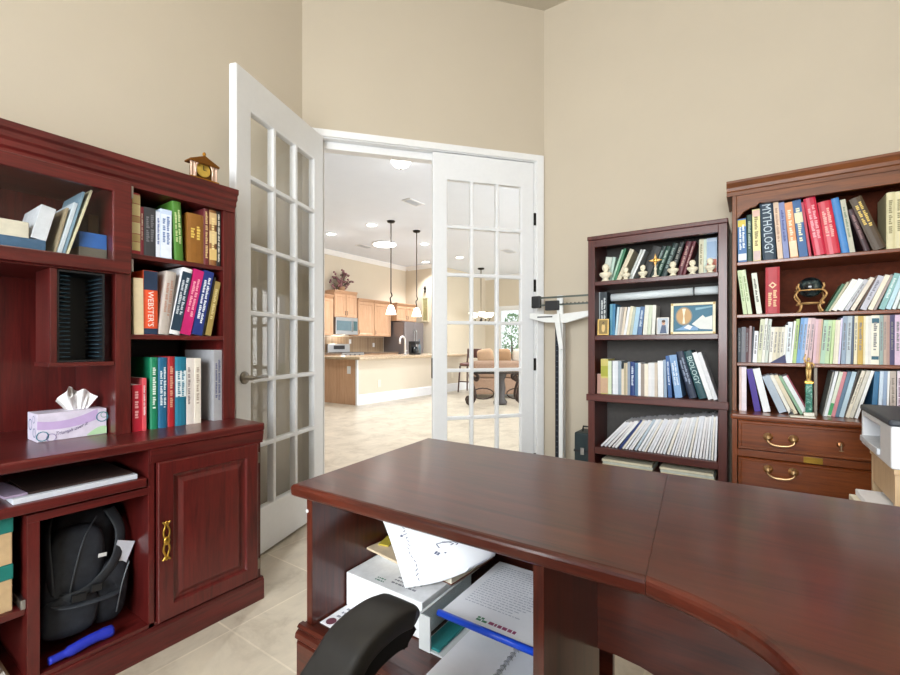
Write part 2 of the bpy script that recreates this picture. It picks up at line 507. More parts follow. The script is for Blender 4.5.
# door casing of the french doors (three faces joined around the opening)
cas = MB(CL, E, ND)
cw = .075
cas.lattice([S0 - cw, S0, S1, S1 + .058], [0, 2.445, 2.452 + cw - .035], lambda i, j: not (i == 1 and j == 0), .018, 0)
struct('trim_4', cas, WHITE, 'white casing around the french doors', 'door casing', bev=.005)
jam = MB(CL, E, ND)
jam.lattice([S0, S0 + .012, S1 - .012, S1], [0, 2.44, 2.452], lambda i, j: not (i == 1 and j == 0), .002, -DT - .002)
struct('trim_5', jam, WHITE, 'white jamb lining the french door opening', 'door jamb')
stp = MB(CL, E, ND)
stp.lattice([S0 + .0125, S0 + .018, S1 - .028, S1 - .0125], [0, 2.392, 2.4395], lambda i, j: not (i == 1 and j == 0), -.046, -DT)
struct('trim_8', stp, WHITE, 'white door stop strip inside the french door jamb', 'door stop', bev=.003)
cas = MB(CL - ND * DT, E, -ND)
cas.lattice([S0 - cw, S0, S1, S1 + cw], [0, 2.452, 2.452 + cw], lambda i, j: not (i == 1 and j == 0), .018, 0)
struct('trim_6', cas, WHITE, 'white casing on the great room side of the doorway', 'door casing', bev=.005)

# ---------------------------------------------------------------- french doors
DW = (S1 - S0 - .028) / 2
def french_door(name, label, O, U, N, hinge_sign, lever, DW):
    d = thing(name, label, 'door', O, kind='structure')
    fr = MB(O, U, N)
    st = .105; mu = .024
    pw = (DW - 2 * st - 2 * mu) / 3
    A = [0, st]
    for k in range(3):
        A.append(A[-1] + pw)
        if k < 2: A.append(A[-1] + mu)
    A.append(DW)
    z0, z1 = .012, 2.436
    g0, g1 = .25, 2.25
    ph = (g1 - g0 - 5 * mu) / 6
    C = [z0, g0]
    for k in range(6):
        C.append(C[-1] + ph)
        if k < 5: C.append(C[-1] + mu)
    C.append(z1)
    fr.lattice(A, C, lambda i, j: i % 2 == 0 or j % 2 == 0, 0, -.042)
    fr.build('door_frame', DOORW, d, .006, seg=2)
    MB(O, U, N).box(st - .004, DW - st + .004, -.0235, -.0185, g0 - .004, g1 + .004).build('glass_panes', GLASS, d)
    for z in (.25, .95, 1.53, 2.02) if hinge_sign else ():
        MB(O, U, N).box(-.014, .004, -.012, .006, z - .045, z + .045).build('hinge', DKMET, d)
    if lever:
        for sgn, b0 in ((1, 0), (-1, -.042)):
            h = MB(O, U, N)
            a = DW - .055; z = .93
            h.M = Matrix.Translation((a, b0, z)) @ Matrix.Rotation(R(-90) * sgn, 4, 'X')
            h.lathe([(.031, 0), (.031, .006), (.024, .012), (.012, .014), (.012, .05), (.0, .05)], seg=20)
            h.M = None
            h.tube([(a, b0 + sgn * .045, z), (a - .03, b0 + sgn * .05, z), (a - .07, b0 + sgn * .05, z + .002), (a - .115, b0 + sgn * .045, z - .002)], [.009, .009, .008, .006], 10)
            h.build('lever_handle', NICKEL, d)
    else:
        MB(O, U, N).box(DW - .0005, DW + .003, -.034, -.008, .86, 1.0).build('latch_plate', DKMET, d)
    return d
HL = CL + E * (S0 + .012) + ND * .022
edge = Vector((1.1508, 2.0214, 0)); U1 = (edge - HL); U1.z = 0; U1.normalize()
N1 = Vector((-U1.y, U1.x, 0))
if N1.dot(-HL) < 0: N1 = -N1
french_door('door_1', 'white french door swung open toward the hutch, eighteen glass lites', HL, U1, N1, False, True, .783)
HR = CL + E * (S1 - .014) - ND * .0
french_door('door_2', 'white french door standing closed beside the scale, eighteen glass lites', HR, -E, ND, True, False, .766)
# ================================================================ mahogany credenza and hutch on the left wall
YB0, YU, YBK = 1.750, 1.940, 2.37
XE = 1.118
XW = -.35
ZC = .756
bx = lambda px: on_y(px, 500, YB0)[0]
ux = lambda px: on_y(px, 250, YU)[0]
LF = lambda y: MB((0, y, 0), (1, 0, 0), (0, -1, 0))       # a = x, b = outward from plane y, c = z

cz = thing('credenza', 'mahogany credenza with one panelled door and open compartments under the hutch', 'credenza', ((XE + XW) / 2, (YB0 + YBK) / 2, 0))
m = LF(YB0)
m.box(XW - .01, XE + .014, YB0 - YBK, .014, ZC - .034, ZC).build('worktop', MAH['X'], cz, .008, seg=3)
m = LF(YB0).prism([(0, ZC - .085), (.004, ZC - .085), (.008, ZC - .06), (.012, ZC - .036), (.012, ZC - .034), (0, ZC - .034)], 'a', bx(150), XE + .008)
m.build('cove_moulding', MAH['X'], cz)
P0, P1, C1, D0 = bx(27), bx(40), bx(148.5), bx(154.5)
m = LF(YB0).box(XE - .02, XE, YB0 - YBK, 0, .09, ZC - .034).build('end_panel', MAH['Z'], cz)
m = LF(YB0).box(XW, XW + .02, YB0 - YBK, 0, 0, ZC - .034).build('end_panel', MAH['Z'], cz)
ztray1 = .625; ztray0 = .595
m = LF(YB0).box(P0, P1, YB0 - YBK, 0, .09, .565).build('partition', MAH['Z'], cz, .001)
m = LF(YB0).box(C1, D0, YB0 - YBK, 0, .09, ZC - .034).build('partition', MAH['Z'], cz, .001)
m = LF(YB0).box(P0, C1, YB0 - YBK, 0, .565, .588).build('compartment_top', MAH['X'], cz, .001)
m = LF(YB0).box(XW + .03, C1 - .006, YB0 - YBK + .05, .004, ztray0, ztray1).build('keyboard_tray', MAH['X'], cz, .003)
m = LF(YB0).box(XW + .02, XE - .02, YB0 - YBK, YB0 - YBK + .01, .09, ZC - .034).build('back_panel', plain('#3a1512', .6), cz)
m = LF(YB0).box(XW + .02, XE - .02, YB0 - YBK + .012, 0, .09, .108).build('bottom_board', MAH['X'], cz)
m = LF(YB0).prism([(0, 0), (.012, 0), (.012, .082), (.004, .094), (0, .094), (-.02, .094), (-.02, 0)], 'a', XW, XE + .01)
m.build('plinth', MAH['X'], cz)
zsh = .315
m = LF(YB0).box(XW + .02, P0 - .001, -.55, -.015, zsh - .02, zsh).build('pull_out_shelf', MAH['X'], cz, .002)
m = LF(YB0).box(P0 - .013, P0 - .001, -.4, -.004, zsh + .002, zsh + .03).build('shelf_slide', STEEL, cz, .002)
# panelled door
d0, d1 = D0 + .004, XE - .022
dz0, dz1 = .105, .672
m = LF(YB0).box(D0, XE - .02, -.004, -.002, ZC - .083, ZC - .034).build('apron', MAH['X'], cz)
m = LF(YB0).rings(d0, d1, dz0, dz1, [(0, .017), (.003, .02), (.05, .02), (.055, .011), (.062, .009), (.07, .009), (.083, .015), (.086, .016)], .001)
dr = m.build('door', MAH['Z'], cz)
# brass pull: filigree backplate with a hanging grip
hxp = on_y(163.5, 540, YB0)[0]; hz0 = on_y(163.5, 558, YB0)[1]; hz1 = on_y(163.5, 520, YB0)[1]
m = LF(YB0 - .02)
hm = (hz0 + hz1) / 2; hh = (hz1 - hz0) / 2
for sg in (1, -1):
    m.tube(bezier([(hxp - .012, .004, hm + sg * hh), (hxp - .004, .004, hm + sg * hh * .8), (hxp - .01, .004, hm + sg * hh * .45), (hxp - .004, .005, hm)], 6), .0035, 6)
    m.tube(bezier([(hxp + .012, .004, hm + sg * hh), (hxp + .004, .004, hm + sg * hh * .8), (hxp + .01, .004, hm + sg * hh * .45), (hxp + .004, .005, hm)], 6), .0035, 6)
    m.ell((hxp, .004, hm + sg * hh * .92), (.008, .004, .008), 1, 8, 6)
m.ell((hxp, .006, hm), (.012, .006, .016), 1, 10, 6)
pull = m.build('door_pull', BRASS, dr)
m = LF(YB0 - .02)
m.tube(bezier([(hxp, .01, hm + .018), (hxp + .011, .018, hm + .004), (hxp + .006, .018, hm - .02), (hxp - .006, .018, hm - .02), (hxp - .008, .016, hm + .002), (hxp, .01, hm + .018)], 5), .003, 6)
m.build('grip', BRASS, pull) if False else None
for z in (.16, .61):
    LF(YB0).box(XE - .024, XE - .012, .002, .016, z - .022, z + .022).build('hinge', NICKEL, dr)

# ---------------- hutch
ZH = 1.785
hu = thing('hutch', 'mahogany hutch with glass door and open bookshelves standing on the credenza', 'hutch', ((XE + XW) / 2, (YU + YBK) / 2, ZC))
c0, c1 = ux(131), ux(223)             # open bookshelf column
v0 = ux(115.5)                        # divider stile
LU = lambda: LF(YU)
LU().box(c1 + .002, XE - .004, YU - YBK, 0, ZC, ZH - .085).build('side_panel', MAH['Z'], hu, .0015)
LU().box(XW, XW + .03, YU - YBK, 0, ZC, ZH - .085).build('side_panel', MAH['Z'], hu, .0015)
LU().box(v0, c0, YU - YBK, 0, ZC, ZH - .085).build('divider', MAH['Z'], hu, .0015)
LU().box(XW + .03, c1 + .002, YU - YBK, YU - YBK + .012, ZC, ZH - .085).build('back_panel', MAH['Z'], hu)
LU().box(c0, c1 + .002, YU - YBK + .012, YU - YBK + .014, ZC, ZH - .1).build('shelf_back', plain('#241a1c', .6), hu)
m = LU().prism([(-.42, ZH - .1), (-.42, ZH), (.036, ZH), (.036, ZH - .022), (.026, ZH - .03), (.026, ZH - .047), (.016, ZH - .055), (.016, ZH - .072), (.006, ZH - .08), (.006, ZH - .1)], 'a', XW - .03, XE - .006)
m.build('crown', MAH['X'], hu, .002)
zA = 1.085 + 93.5 * on_y(129, 250, YU)[2] / F; zB = 1.085 + 11.5 * on_y(133, 334, YU)[2] / F
for z in (zA, zB):
    LU().box(c0, c1 + .002, YU - YBK + .014, -.004, z - .018, z).build('shelf', MAH['X'], hu, .0015)
# upper compartment behind the glass door
zd0 = on_y(127, 274.5, YU)[1]; zd1 = on_y(127, 184, YU)[1]
LU().box(XW + .03, v0, YU - YBK + .012, -.004, zd0 - .004, zd0 + .02).build('compartment_floor', MAH['X'], hu)
g = LU()
gd0 = -.22; gd1 = c0 - .004
gx1 = on_y(110.8, 220, YU)[0]; gz0 = on_y(110, 260, YU)[1]; gz1 = on_y(110, 192, YU)[1]
g.lattice([gd0, gd0 + .055, gx1, gd1], [zd0, gz0, gz1, zd1], lambda i, j: not (i == 1 and j == 1), .02, 0)
gdoor = g.build('glass_door', MAH['X'], hu, .004)
LU().box(gd0 + .05, gx1 + .004, .008, .011, gz0 - .004, gz1 + .004).build('door_pane', GLASS, gdoor)
for z in (zd0 + .035, zd1 - .03):
    LU().box(gd1 + .0005, gd1 + .006, .0, .016, z - .022, z + .022).build('hinge', STEEL, gdoor)
# small cubby with a black slotted media rack under the compartment
q0, q1, q2 = ux(50), ux(57), v0 - .004
zq = on_y(54, 367, YU)[1]; zq1 = zq + .014
LU().box(q0, q1, -.16, 0, zq1, zd0 - .006).build('cubby_side', MAH['Z'], hu, .001)
LU().box(q0 - .004, q2, -.16, .002, zq, zq1).build('cubby_floor', MAH['X'], hu, .001)
ra0, ra1 = q1 + .001, ux(105)
rk = thing('media_rack', 'black slotted plastic disc rack fitted in the small hutch cubby', 'disc rack', ((ra0 + ra1) / 2, YU + .07, zq1))
m = LU().lattice([ra0, ra0 + .006, ra1 - .006, ra1], [zq1 + .001, zq1 + .007, zd0 - .014, zd0 - .008], lambda i, j: not (i == 1 and j == 1), -.004, -.15)
m.build('rack_body', BLACK, rk)
LU().box(ra0 + .006, ra1 - .006, -.15, -.145, zq1 + .007, zd0 - .014).build('rack_back', BLACK, rk)
n = 20
fin = plain('#3c5563', .3, 0)
for k in range(n):
    z = zq1 + .012 + (zd0 - .02 - zq1 - .012) * (k + .5) / n
    LU().prism([(-.142, z - .0012), (-.008, z - .0012), (-.005, z), (-.008, z + .0012), (-.142, z + .0012)], 'a', ra0 + .0065, ra0 + .036).build('fin', fin, rk)
    LU().prism([(-.142, z - .0012), (-.008, z - .0012), (-.005, z), (-.008, z + .0012), (-.142, z + .0012)], 'a', ra1 - .016, ra1 - .0065).build('fin', fin, rk)

# ================================================================ dark bookcase on the right wall
XF = 2.819
RF = lambda x: MB((x, 0, 0), (0, -1, 0), (-1, 0, 0))      # a = -y, b = outward, c = z
ra = lambda px, x: -on_x(px, 300, x)[0]
b0, b1 = ra(588, XF), ra(727.3, XF)
ZT = 1.775
bc = thing('bookcase', 'dark cherry bookcase with five shelves against the wall beside the scale', 'bookcase', (XF + .15, -(b0 + b1) / 2, 0))
BD = XR - XF - .004
st = .042
f = lambda: RF(XF)
f().box(b0, b0 + st, -BD, 0, 0, ZT - .025).build('side_panel', BKC['Z'], bc, .002)
f().box(b1 - st, b1, -BD, 0, 0, ZT - .025).build('side_panel', BKC['Z'], bc, .002)
f().box(b0 - .004, b1 + .004, -BD, .008, ZT - .025, ZT).build('top_board', BKC['X'], bc, .004)
f().box(b0 + st, b1 - st, -.02, .001, ZT - .07, ZT - .025).build('header_rail', BKC['Y'], bc, .002)
f().box(b0 + st, b1 - st, -BD, -BD + .006, .05, ZT - .025).build('back_panel', BACKP, bc)
SA_, SB_, SC_, SD_ = 1.490, 1.152, .785, .452
for z, t_, pr in ((SA_, .026, -.004), (SB_, .03, -.004), (SD_, .042, -.002), (.335, .02, -.02), (.085, .03, -.002)):
    f().box(b0 + st, b1 - st, -BD + .006, pr, z - t_, z).build('shelf', BKC['Y'], bc, .003)
f().box(b0 + st, b1 - st, -BD + .006, 0, SC_ - .045, SC_).build('shelf', BKC['Y'], bc, .002)
f().lattice([b0 - .008, b0 + st, b1 - st, b1 + .008], [SC_ - .045, SC_ - .002], lambda i, j: True, .014, .0005).build('mid_rail', BKC['Y'], bc, .004)
f().box(b0 + st, b1 - st, -.03, -.004, 0, .055).build('kick_board', BKC['Y'], bc)

# ================================================================ polished cherry file cabinet with bookcase top
XO, XU = 2.685, 2.800
o0, o1_ = -.088, .745
ZO = .742
fc = thing('file_cabinet', 'polished cherry lateral file with brass bail pulls below the carved bookcase', 'file cabinet', ((XO + XR) / 2, -(o0 + o1_) / 2, 0))
f = lambda: RF(XO)
dep = XR - XO - .004
f().box(o0 - .006, o1_ + .006, -dep, .012, ZO - .026, ZO).build('top', OAK['Y'], fc, .008, seg=3)
f().box(o0, o0 + .022, -dep, 0, 0, ZO - .026).build('side_panel', OAK['Z'], fc)
f().box(o1_ - .022, o1_, -dep, 0, 0, ZO - .026).build('side_panel', OAK['Z'], fc)
f().box(o0 + .022, o1_ - .022, -dep, -dep + .01, 0, ZO - .026).build('back_panel', OAK['Z'], fc)
f().box(o0 + .022, o1_ - .022, -.03, -.002, 0, .08).build('kick_board', OAK['Y'], fc)
z1 = on_x(743, 420, XO)[1]; z2 = on_x(743, 448.5, XO)[1]; z3 = on_x(743, 456.5, XO)[1]
f().box(o0 + .022, o1_ - .022, -.03, .003, z3 + .002, z2 - .002).build('rail', OAK['Y'], fc, .003)
f().box(o0 + .022, o1_ - .022, -.03, -.001, z1 + .002, ZO - .026).build('rail', OAK['Y'], fc)
def drawer(a0, a1, c0, c1, zp, lock):
    d = f().rings(a0, a1, c0, c1, [(0, .008), (.004, .014), (.012, .014), (.016, .011), (.02, .011)], -.03).build('drawer', OAK['Y'], fc)
    ap = [ra(780.5, XO)]; ap.append(a0 + a1 - ap[0])
    for am in ap:
        m = f()
        for sg in (-1, 1):
            h = am + sg * .049
            mm = Matrix.Translation((h, .011, zp)) @ Matrix.Rotation(R(-90), 4, 'X')
            m.M = mm
            m.lathe([(.021, 0), (.02, .004), (.012, .007), (.011, .013), (.015, .018), (.014, .026), (.006, .031), (0, .032)], seg=14)
        m.M = None
        pts = bezier([(am - .049, .033, zp), (am - .05, .036, zp - .018), (am - .03, .037, zp - .032), (am, .037, zp - .035), (am + .03, .037, zp - .032), (am + .05, .036, zp - .018), (am + .049, .033, zp)], 6)
        m.tube(pts, [.0045 + .002 * math.exp(-((i - len(pts) / 2) / 6) ** 2) for i in range(len(pts))], 8)
        m.build('bail_pull', plain('#c9a77c', .28, 1, .1), d)
    if lock:
        m = f(); al = ra(840, XO); m.M = Matrix.Translation((al, .011, zp - .004)) @ Matrix.Rotation(R(-90), 4, 'X')
        m.lathe([(.014, 0), (.014, .005), (.009, .008), (0, .008)], seg=16)
        lk = m.build('lock', plain('#9a6a48', .35, 1), d)
        m = f(); m.box(al - .002, al + .002, .02, .042, zp - .012, zp + .004); m.lathe([(.009, 0), (.009, .002)], (al, .04, zp - .03), 12); m.box(al - .002, al + .002, .036, .039, zp - .03, zp - .008)
        m.build('key', plain('#b8a488', .3, 1), lk)
drawer(o0 + .026, o1_ - .026, z2 + .001, z1, (z1 + z2) / 2, True)
drawer(o0 + .026, o1_ - .026, .10, z3, on_x(780, 470, XO)[1], False)
m = f(); al = ra(813, XO); m.lattice([al - .035, al + .035], [z3 + .006, z2 - .006], lambda i, j: True, .005, .002)
m.build('maker_plate', BRASS, fc)

hb = thing('bookcase', 'polished cherry bookcase top with scalloped valance standing on the lateral file', 'bookcase', ((XU + XR) / 2, -(o0 + o1_) / 2, ZO))
f = lambda: RF(XU)
dep = XR - XU - .004
ZOT = 1.955
f().box(o0, o0 + .016, -dep, 0, ZO, ZOT - .05).build('side_panel', OAKL['Z'], hb, .002)
f().box(o1_ - .016, o1_, -dep, 0, ZO, ZOT - .05).build('side_panel', OAK['Z'], hb, .002)
f().box(o0 + .016, o1_ - .016, -dep, -dep + .008, ZO, ZOT - .05).build('back_panel', OAKB, hb)
m = f().prism([(-dep, ZOT - .075), (-dep, ZOT), (.032, ZOT), (.032, ZOT - .012), (.026, ZOT - .022), (.018, ZOT - .034), (.014, ZOT - .05), (.008, ZOT - .055), (.008, ZOT - .075)], 'a', o0 - .028, o1_ + .028)
m.build('crown', OAKL['Y'], hb, .001)
OA = 1.085 + 84 * on_x(740, 262, XU)[2] / F; OB = 1.085 + 31.5 * on_x(740, 314, XU)[2] / F; OC = 1.085 - 16.4 * on_x(740, 362, XU)[2] / F
# scalloped valance
zv = on_x(800, 197.5, XU)[1]; zc_ = on_x(735, 219, XU)[1]
am0, am1 = o0 + .017, o1_ - .017
vw = [(am0, ZOT - .06), (am0, zc_), (am0 + .01, zc_ + .004), (am0 + .03, zc_ + .03), (am0 + .06, zc_ + .047), (am0 + .085, zc_ + .052), (am0 + .1, zc_ + .068), (am0 + .125, zv), (am1 - .125, zv), (am1 - .1, zc_ + .068), (am1 - .085, zc_ + .052), (am1 - .06, zc_ + .047), (am1 - .03, zc_ + .03), (am1 - .01, zc_ + .004), (am1, zc_), (am1, ZOT - .06)]
f().prism(vw, 'b', -.02, .001).build('valance', OAKL['Y'], hb, .002)
f().box(o0 - .003, am0, -.02, .004, ZO, ZOT - .07).build('stile', OAKL['Z'], hb, .002)
f().box(am1, o1_ + .003, -.02, .004, ZO, ZOT - .07).build('stile', OAK['Z'], hb, .002)
for z in (OA, OB, OC):
    f().box(am0, am1, -dep + .008, -.006, z - .018, z).build('shelf', OAK['Y'], hb, .003)
pa = ra(816, XU)
f().box(pa - .006, pa + .006, -dep + .008, -.015, ZO, OC - .018).build('partition', plain('#8b8274', .5), hb)

# ================================================================ desk
ZD = .75
def dz(px, py, z=ZD): return on_z(px, py, z)
ED = .028
c_nl = dz(291, 484); c_fl = dz(428, 437.3); c_sf = dz(668, 472.8); c_sn = dz(645.5, 578)
dk = thing('desk', 'mahogany desk with an open paper cubby facing the black chair', 'desk', (1.0, .6, 0))
def slab(poly, name, par, top=ZD, th=.03, mat=None):
    m = MB().prism(poly, 'c', top - th, top)
    o = m.build(name, mat or DSK['Y'], par)
    at = o.data.attributes.new('bevel_weight_edge', 'FLOAT', 'EDGE')
    for e in o.data.edges:
        p, q = [o.data.vertices[i].co + ORG[par.name] for i in e.vertices]
        d = (q - p)
        flat = abs(d.z) < 1e-4
        # the straight seam between the two sections stays square
        on_seam = all(abs((w.x - c_sn[0]) * (c_sf[1] - c_sn[1]) - (w.y - c_sn[1]) * (c_sf[0] - c_sn[0])) / .6 < .004 for w in (p, q))
        at.data[e.index].value = 0.0 if (not flat or on_seam) else 1.0
    md = o.modifiers.new('soft_edges', 'BEVEL'); md.width = .009; md.segments = 3; md.limit_method = 'WEIGHT'
    return o
sh = Vector((c_sf[0] - c_sn[0], c_sf[1] - c_sn[1])).normalized()
gap = .0003
slab([c_nl, (c_sn[0], c_sn[1] + gap), (c_sf[0], c_sf[1] + gap), c_fl], 'desktop', dk)
yl0, yl1 = .888, .908
xf = .705; xbk = 1.255
MB().box(xf, xbk, yl0, yl1, .0, ZD - .03).build('end_panel', DSK['Z'], dk, .001)
yd0, yd1 = .292, .312
MB().box(xf + .005, 1.038, yd0, yd1, 0, ZD - .03).build('divider', DSK['Z'], dk, .001)
zcs = .402
MB().box(xf + .012, xbk - .02, yd1, yl0, zcs - .02, zcs).build('cubby_floor', DSK['Y'], dk, .001)
MB().box(xbk - .02, xbk, yd1, yl0, .02, ZD - .03).build('back_panel', DSK['Y'], dk)
# drawer with a lipped front below the cubby
m = RF(.70)
a0, a1 = -.916, -yd1 - .004
dd = m.rings(a0, a1, .06, .372, [(0, .016), (.005, .022), (.045, .022), (.055, .012), (.065, .012), (.09, .02)], 0).build('drawer', DSK['Y'], dk)
m = RF(.70).prism([(-.02, .374), (.02, .374), (.024, .379), (.022, .39), (.014, .396), (.018, .402), (.012, .408), (-.0, .408), (-.0, .402), (-.02, .402)], 'a', a0, a1)
m.build('drawer_moulding', DSK['Y'], dk)
MB().box(xf + .02, xbk - .03, yd1, yl0, .0, .05).build('kick_board', DSK['Y'], dk)
# screw cap on the panel edge
pc = on_x(307, 511, xf - .001)
m = RF(xf); m.M = Matrix.Translation((-pc[0], 0, pc[1])) @ Matrix.Rotation(R(-90), 4, 'X'); m.lathe([(.005, 0), (.004, .002), (0, .0025)], seg=10)
m.build('screw_cap', WHITE, dk)

# corner section of the L shaped desk: sweeps toward the window side
ck = thing('corner_desk', 'mahogany corner desk section curving around the sitting place', 'corner desk', (.8, -.4, 0))
cur = [dz(*p) for p in ((700, 601), (752, 630), (803, 675))]
pts = bezier([(c_sn[0], c_sn[1] - gap, 0), (cur[0][0], cur[0][1], 0), (cur[1][0], cur[1][1], 0), (cur[2][0], cur[2][1], 0), (.42, -.115, 0), (.2, -.14, 0), (-.35, -.14, 0)], 7)
poly = [(p.x, p.y) for p in pts] + [(-.35, -.76), (c_fl[0] + .012, -.76), (c_sf[0], c_sf[1] - gap)]
slab(poly, 'desktop', ck)
# curved modesty panel
mp = [(.2915, .72), (-.7, .72), (-.7, .28), (-.2, .335), (.0, .355), (.12, .375), (.2, .395), (.25, .40), (.2915, .40)]
m = MB().prism(mp, 'a', 1.02, 1.038)
m.build('modesty_panel', DSK['Y'], ck)
MB().box(.95, 1.24, -.74, -.72, 0, ZD - .03).build('end_panel', DSK['Z'], ck)
MB().box(-.33, -.31, -.74, -.2, 0, ZD - .03).build('end_panel', DSK['Z'], ck)
MB().box(-.31, .95, -.745, -.727, .3, ZD - .03).build('back_panel', DSK['X'], ck)
MB().box(1.15, 1.19, .12, .16, 0, ZD - .03).build('leg', DSK['Z'], ck)
# ================================================================ books
ORD = ['first', 'second', 'third', 'fourth', 'fifth', 'sixth', 'seventh', 'eighth', 'ninth', 'tenth', 'eleventh', 'twelfth', 'thirteenth', 'fourteenth', 'fifteenth', 'sixteenth', 'seventeenth', 'eighteenth', 'nineteenth']
def ordinal(n):
    if n < 20: return ORD[n - 1]
    t = {2: 'twenty', 3: 'thirty', 4: 'forty'}[n // 10]
    return t[:-1] + 'ieth' if n % 10 == 0 else t + '-' + ORD[n % 10 - 1]

def sat(p, q):
    for poly in (p, q):
        for i in range(4):
            e = (poly[(i + 1) % 4][0] - poly[i][0], poly[(i + 1) % 4][1] - poly[i][1])
            n = (-e[1], e[0])
            a = [n[0] * x + n[1] * y for x, y in p]; b = [n[0] * x + n[1] * y for x, y in q]
            L = math.hypot(*n)
            if max(a) - min(b) < -5e-5 * L or max(b) - min(a) < -5e-5 * L: return False
    return True

def rect(P, w, h, ang):
    e1 = (math.cos(ang), -math.sin(ang)); e2 = (math.sin(ang), math.cos(ang))
    if ang > 0: A = (P[0] - w * e1[0], P[1] - w * e1[1])
    else: A = P
    return [A, (A[0] + w * e1[0], A[1] + w * e1[1]), (A[0] + w * e1[0] + h * e2[0], A[1] + w * e1[1] + h * e2[1]), (A[0] + h * e2[0], A[1] + h * e2[1])], e1, e2

def glyph_blocks(rnd, w, h, rows, f0, f1):
    """print too small to read: blocks in (a across the spine, c up)"""
    out = []
    rh = w * (.46 if rows == 1 else .26)
    for r in range(rows):
        ac = w / 2 if rows == 1 else w * (.68 - .36 * r)
        c = h * (f1 - .05 * r); end = h * (f0 + .06 * r * rnd.random())
        while c > end:
            wl = rnd.randint(3, 8)
            for k in range(wl):
                L = rh * rnd.uniform(.4, .62)
                hh = rh * rnd.uniform(.6, 1)
                out.append((ac - rh / 2, ac - rh / 2 + hh, c - L, c)); c -= L + rh * .17
                if c < end: break
            c -= rh * .5
    return out

def make_book(face, plane, A, e1, e2, w, h, depth, spec, label, group, rnd, origin):
    """A = lower corner (u, z) of the spine; e1 across the spine, e2 up the spine"""
    if face == 'L': fr = MB((0, plane, 0), (1, 0, 0), (0, -1, 0))
    else: fr = MB((plane, 0, 0), (0, -1, 0), (-1, 0, 0))
    Mx = Matrix(((e1[0], 0, e2[0], A[0]), (0, 1, 0, 0), (e1[1], 0, e2[1], A[1]), (0, 0, 0, 1)))
    mk = lambda: MB(fr.O, fr.U, fr.N, Mx)
    col, sty, lc = spec['col'], spec['sty'], spec.get('lc')
    ct = min(.0022, w * .16) if sty == 'h' else min(.0008, w * .12)
    rb = min(w * .14, .004) if sty == 'h' else 0.0004
    rc = .003 if sty == 'h' else .0004
    m = mk()
    out = [(0, -depth), (0, -rb)] + ([(w * .2, -rb * .25), (w * .5, 0), (w * .8, -rb * .25)] if w > .006 else [(w / 2, 0)]) + [(w, -rb), (w, -depth)]
    inn = [(w - ct, -depth), (w - ct, -rb - ct), (ct, -rb - ct), (ct, -depth)]
    m.prism(out + inn, 'c', 0, h)
    rough = .35 if spec.get('gloss') else .5
    o = m.build('book' if sty != 'm' else 'booklet', plain(col, rough, 0, .06), None, 0, origin)
    tag(o, label, 'book' if sty != 'm' else 'booklet', group)
    m = mk(); m.box(ct + .0001, w - ct - .0001, -depth + .002 + rc, -rb - ct - .0004, rc, h - rc)
    m.build('pages', CREAMP if sty == 'h' else PAPER, o)
    g = spec.get('bands')
    for (f0, f1, bc_) in g or []:
        m = mk(); m.box(w * .04, w * .96, -.0003 - rb * .5, .0006, h * f0, h * f1); m.build('spine_label', plain(bc_, .5, 0, .05), o)
    if spec.get('text'):
        vs, fs, th = text_geo(spec['text'])
        f0, f1 = spec.get('tspan', (.12, .9))
        L = h * (f1 - f0); k = min(1.0, w * .74 / (th * L)) if not spec.get('stretch') else w * .66 / (th * L)
        m = mk()
        m.add([(w / 2 - th * L * k / 2 + y * L * k, .0011, h * f1 - x * L) for x, y in vs], fs)
        m.build('lettering', plain(lc, .5, 0, .04), o)
    elif lc and w > .009:
        m = mk()
        for a0, a1, z0, z1 in glyph_blocks(rnd, w, h, 2 if w > .034 else 1, spec.get('lo', .3), spec.get('hi', .86)):
            m.add([(a0, .0009, z0), (a1, .0009, z0), (a1, .0009, z1), (a0, .0009, z1)], [(0, 1, 2, 3)])
        m.build('lettering', plain(lc, .5, 0, .04), o)
    return o

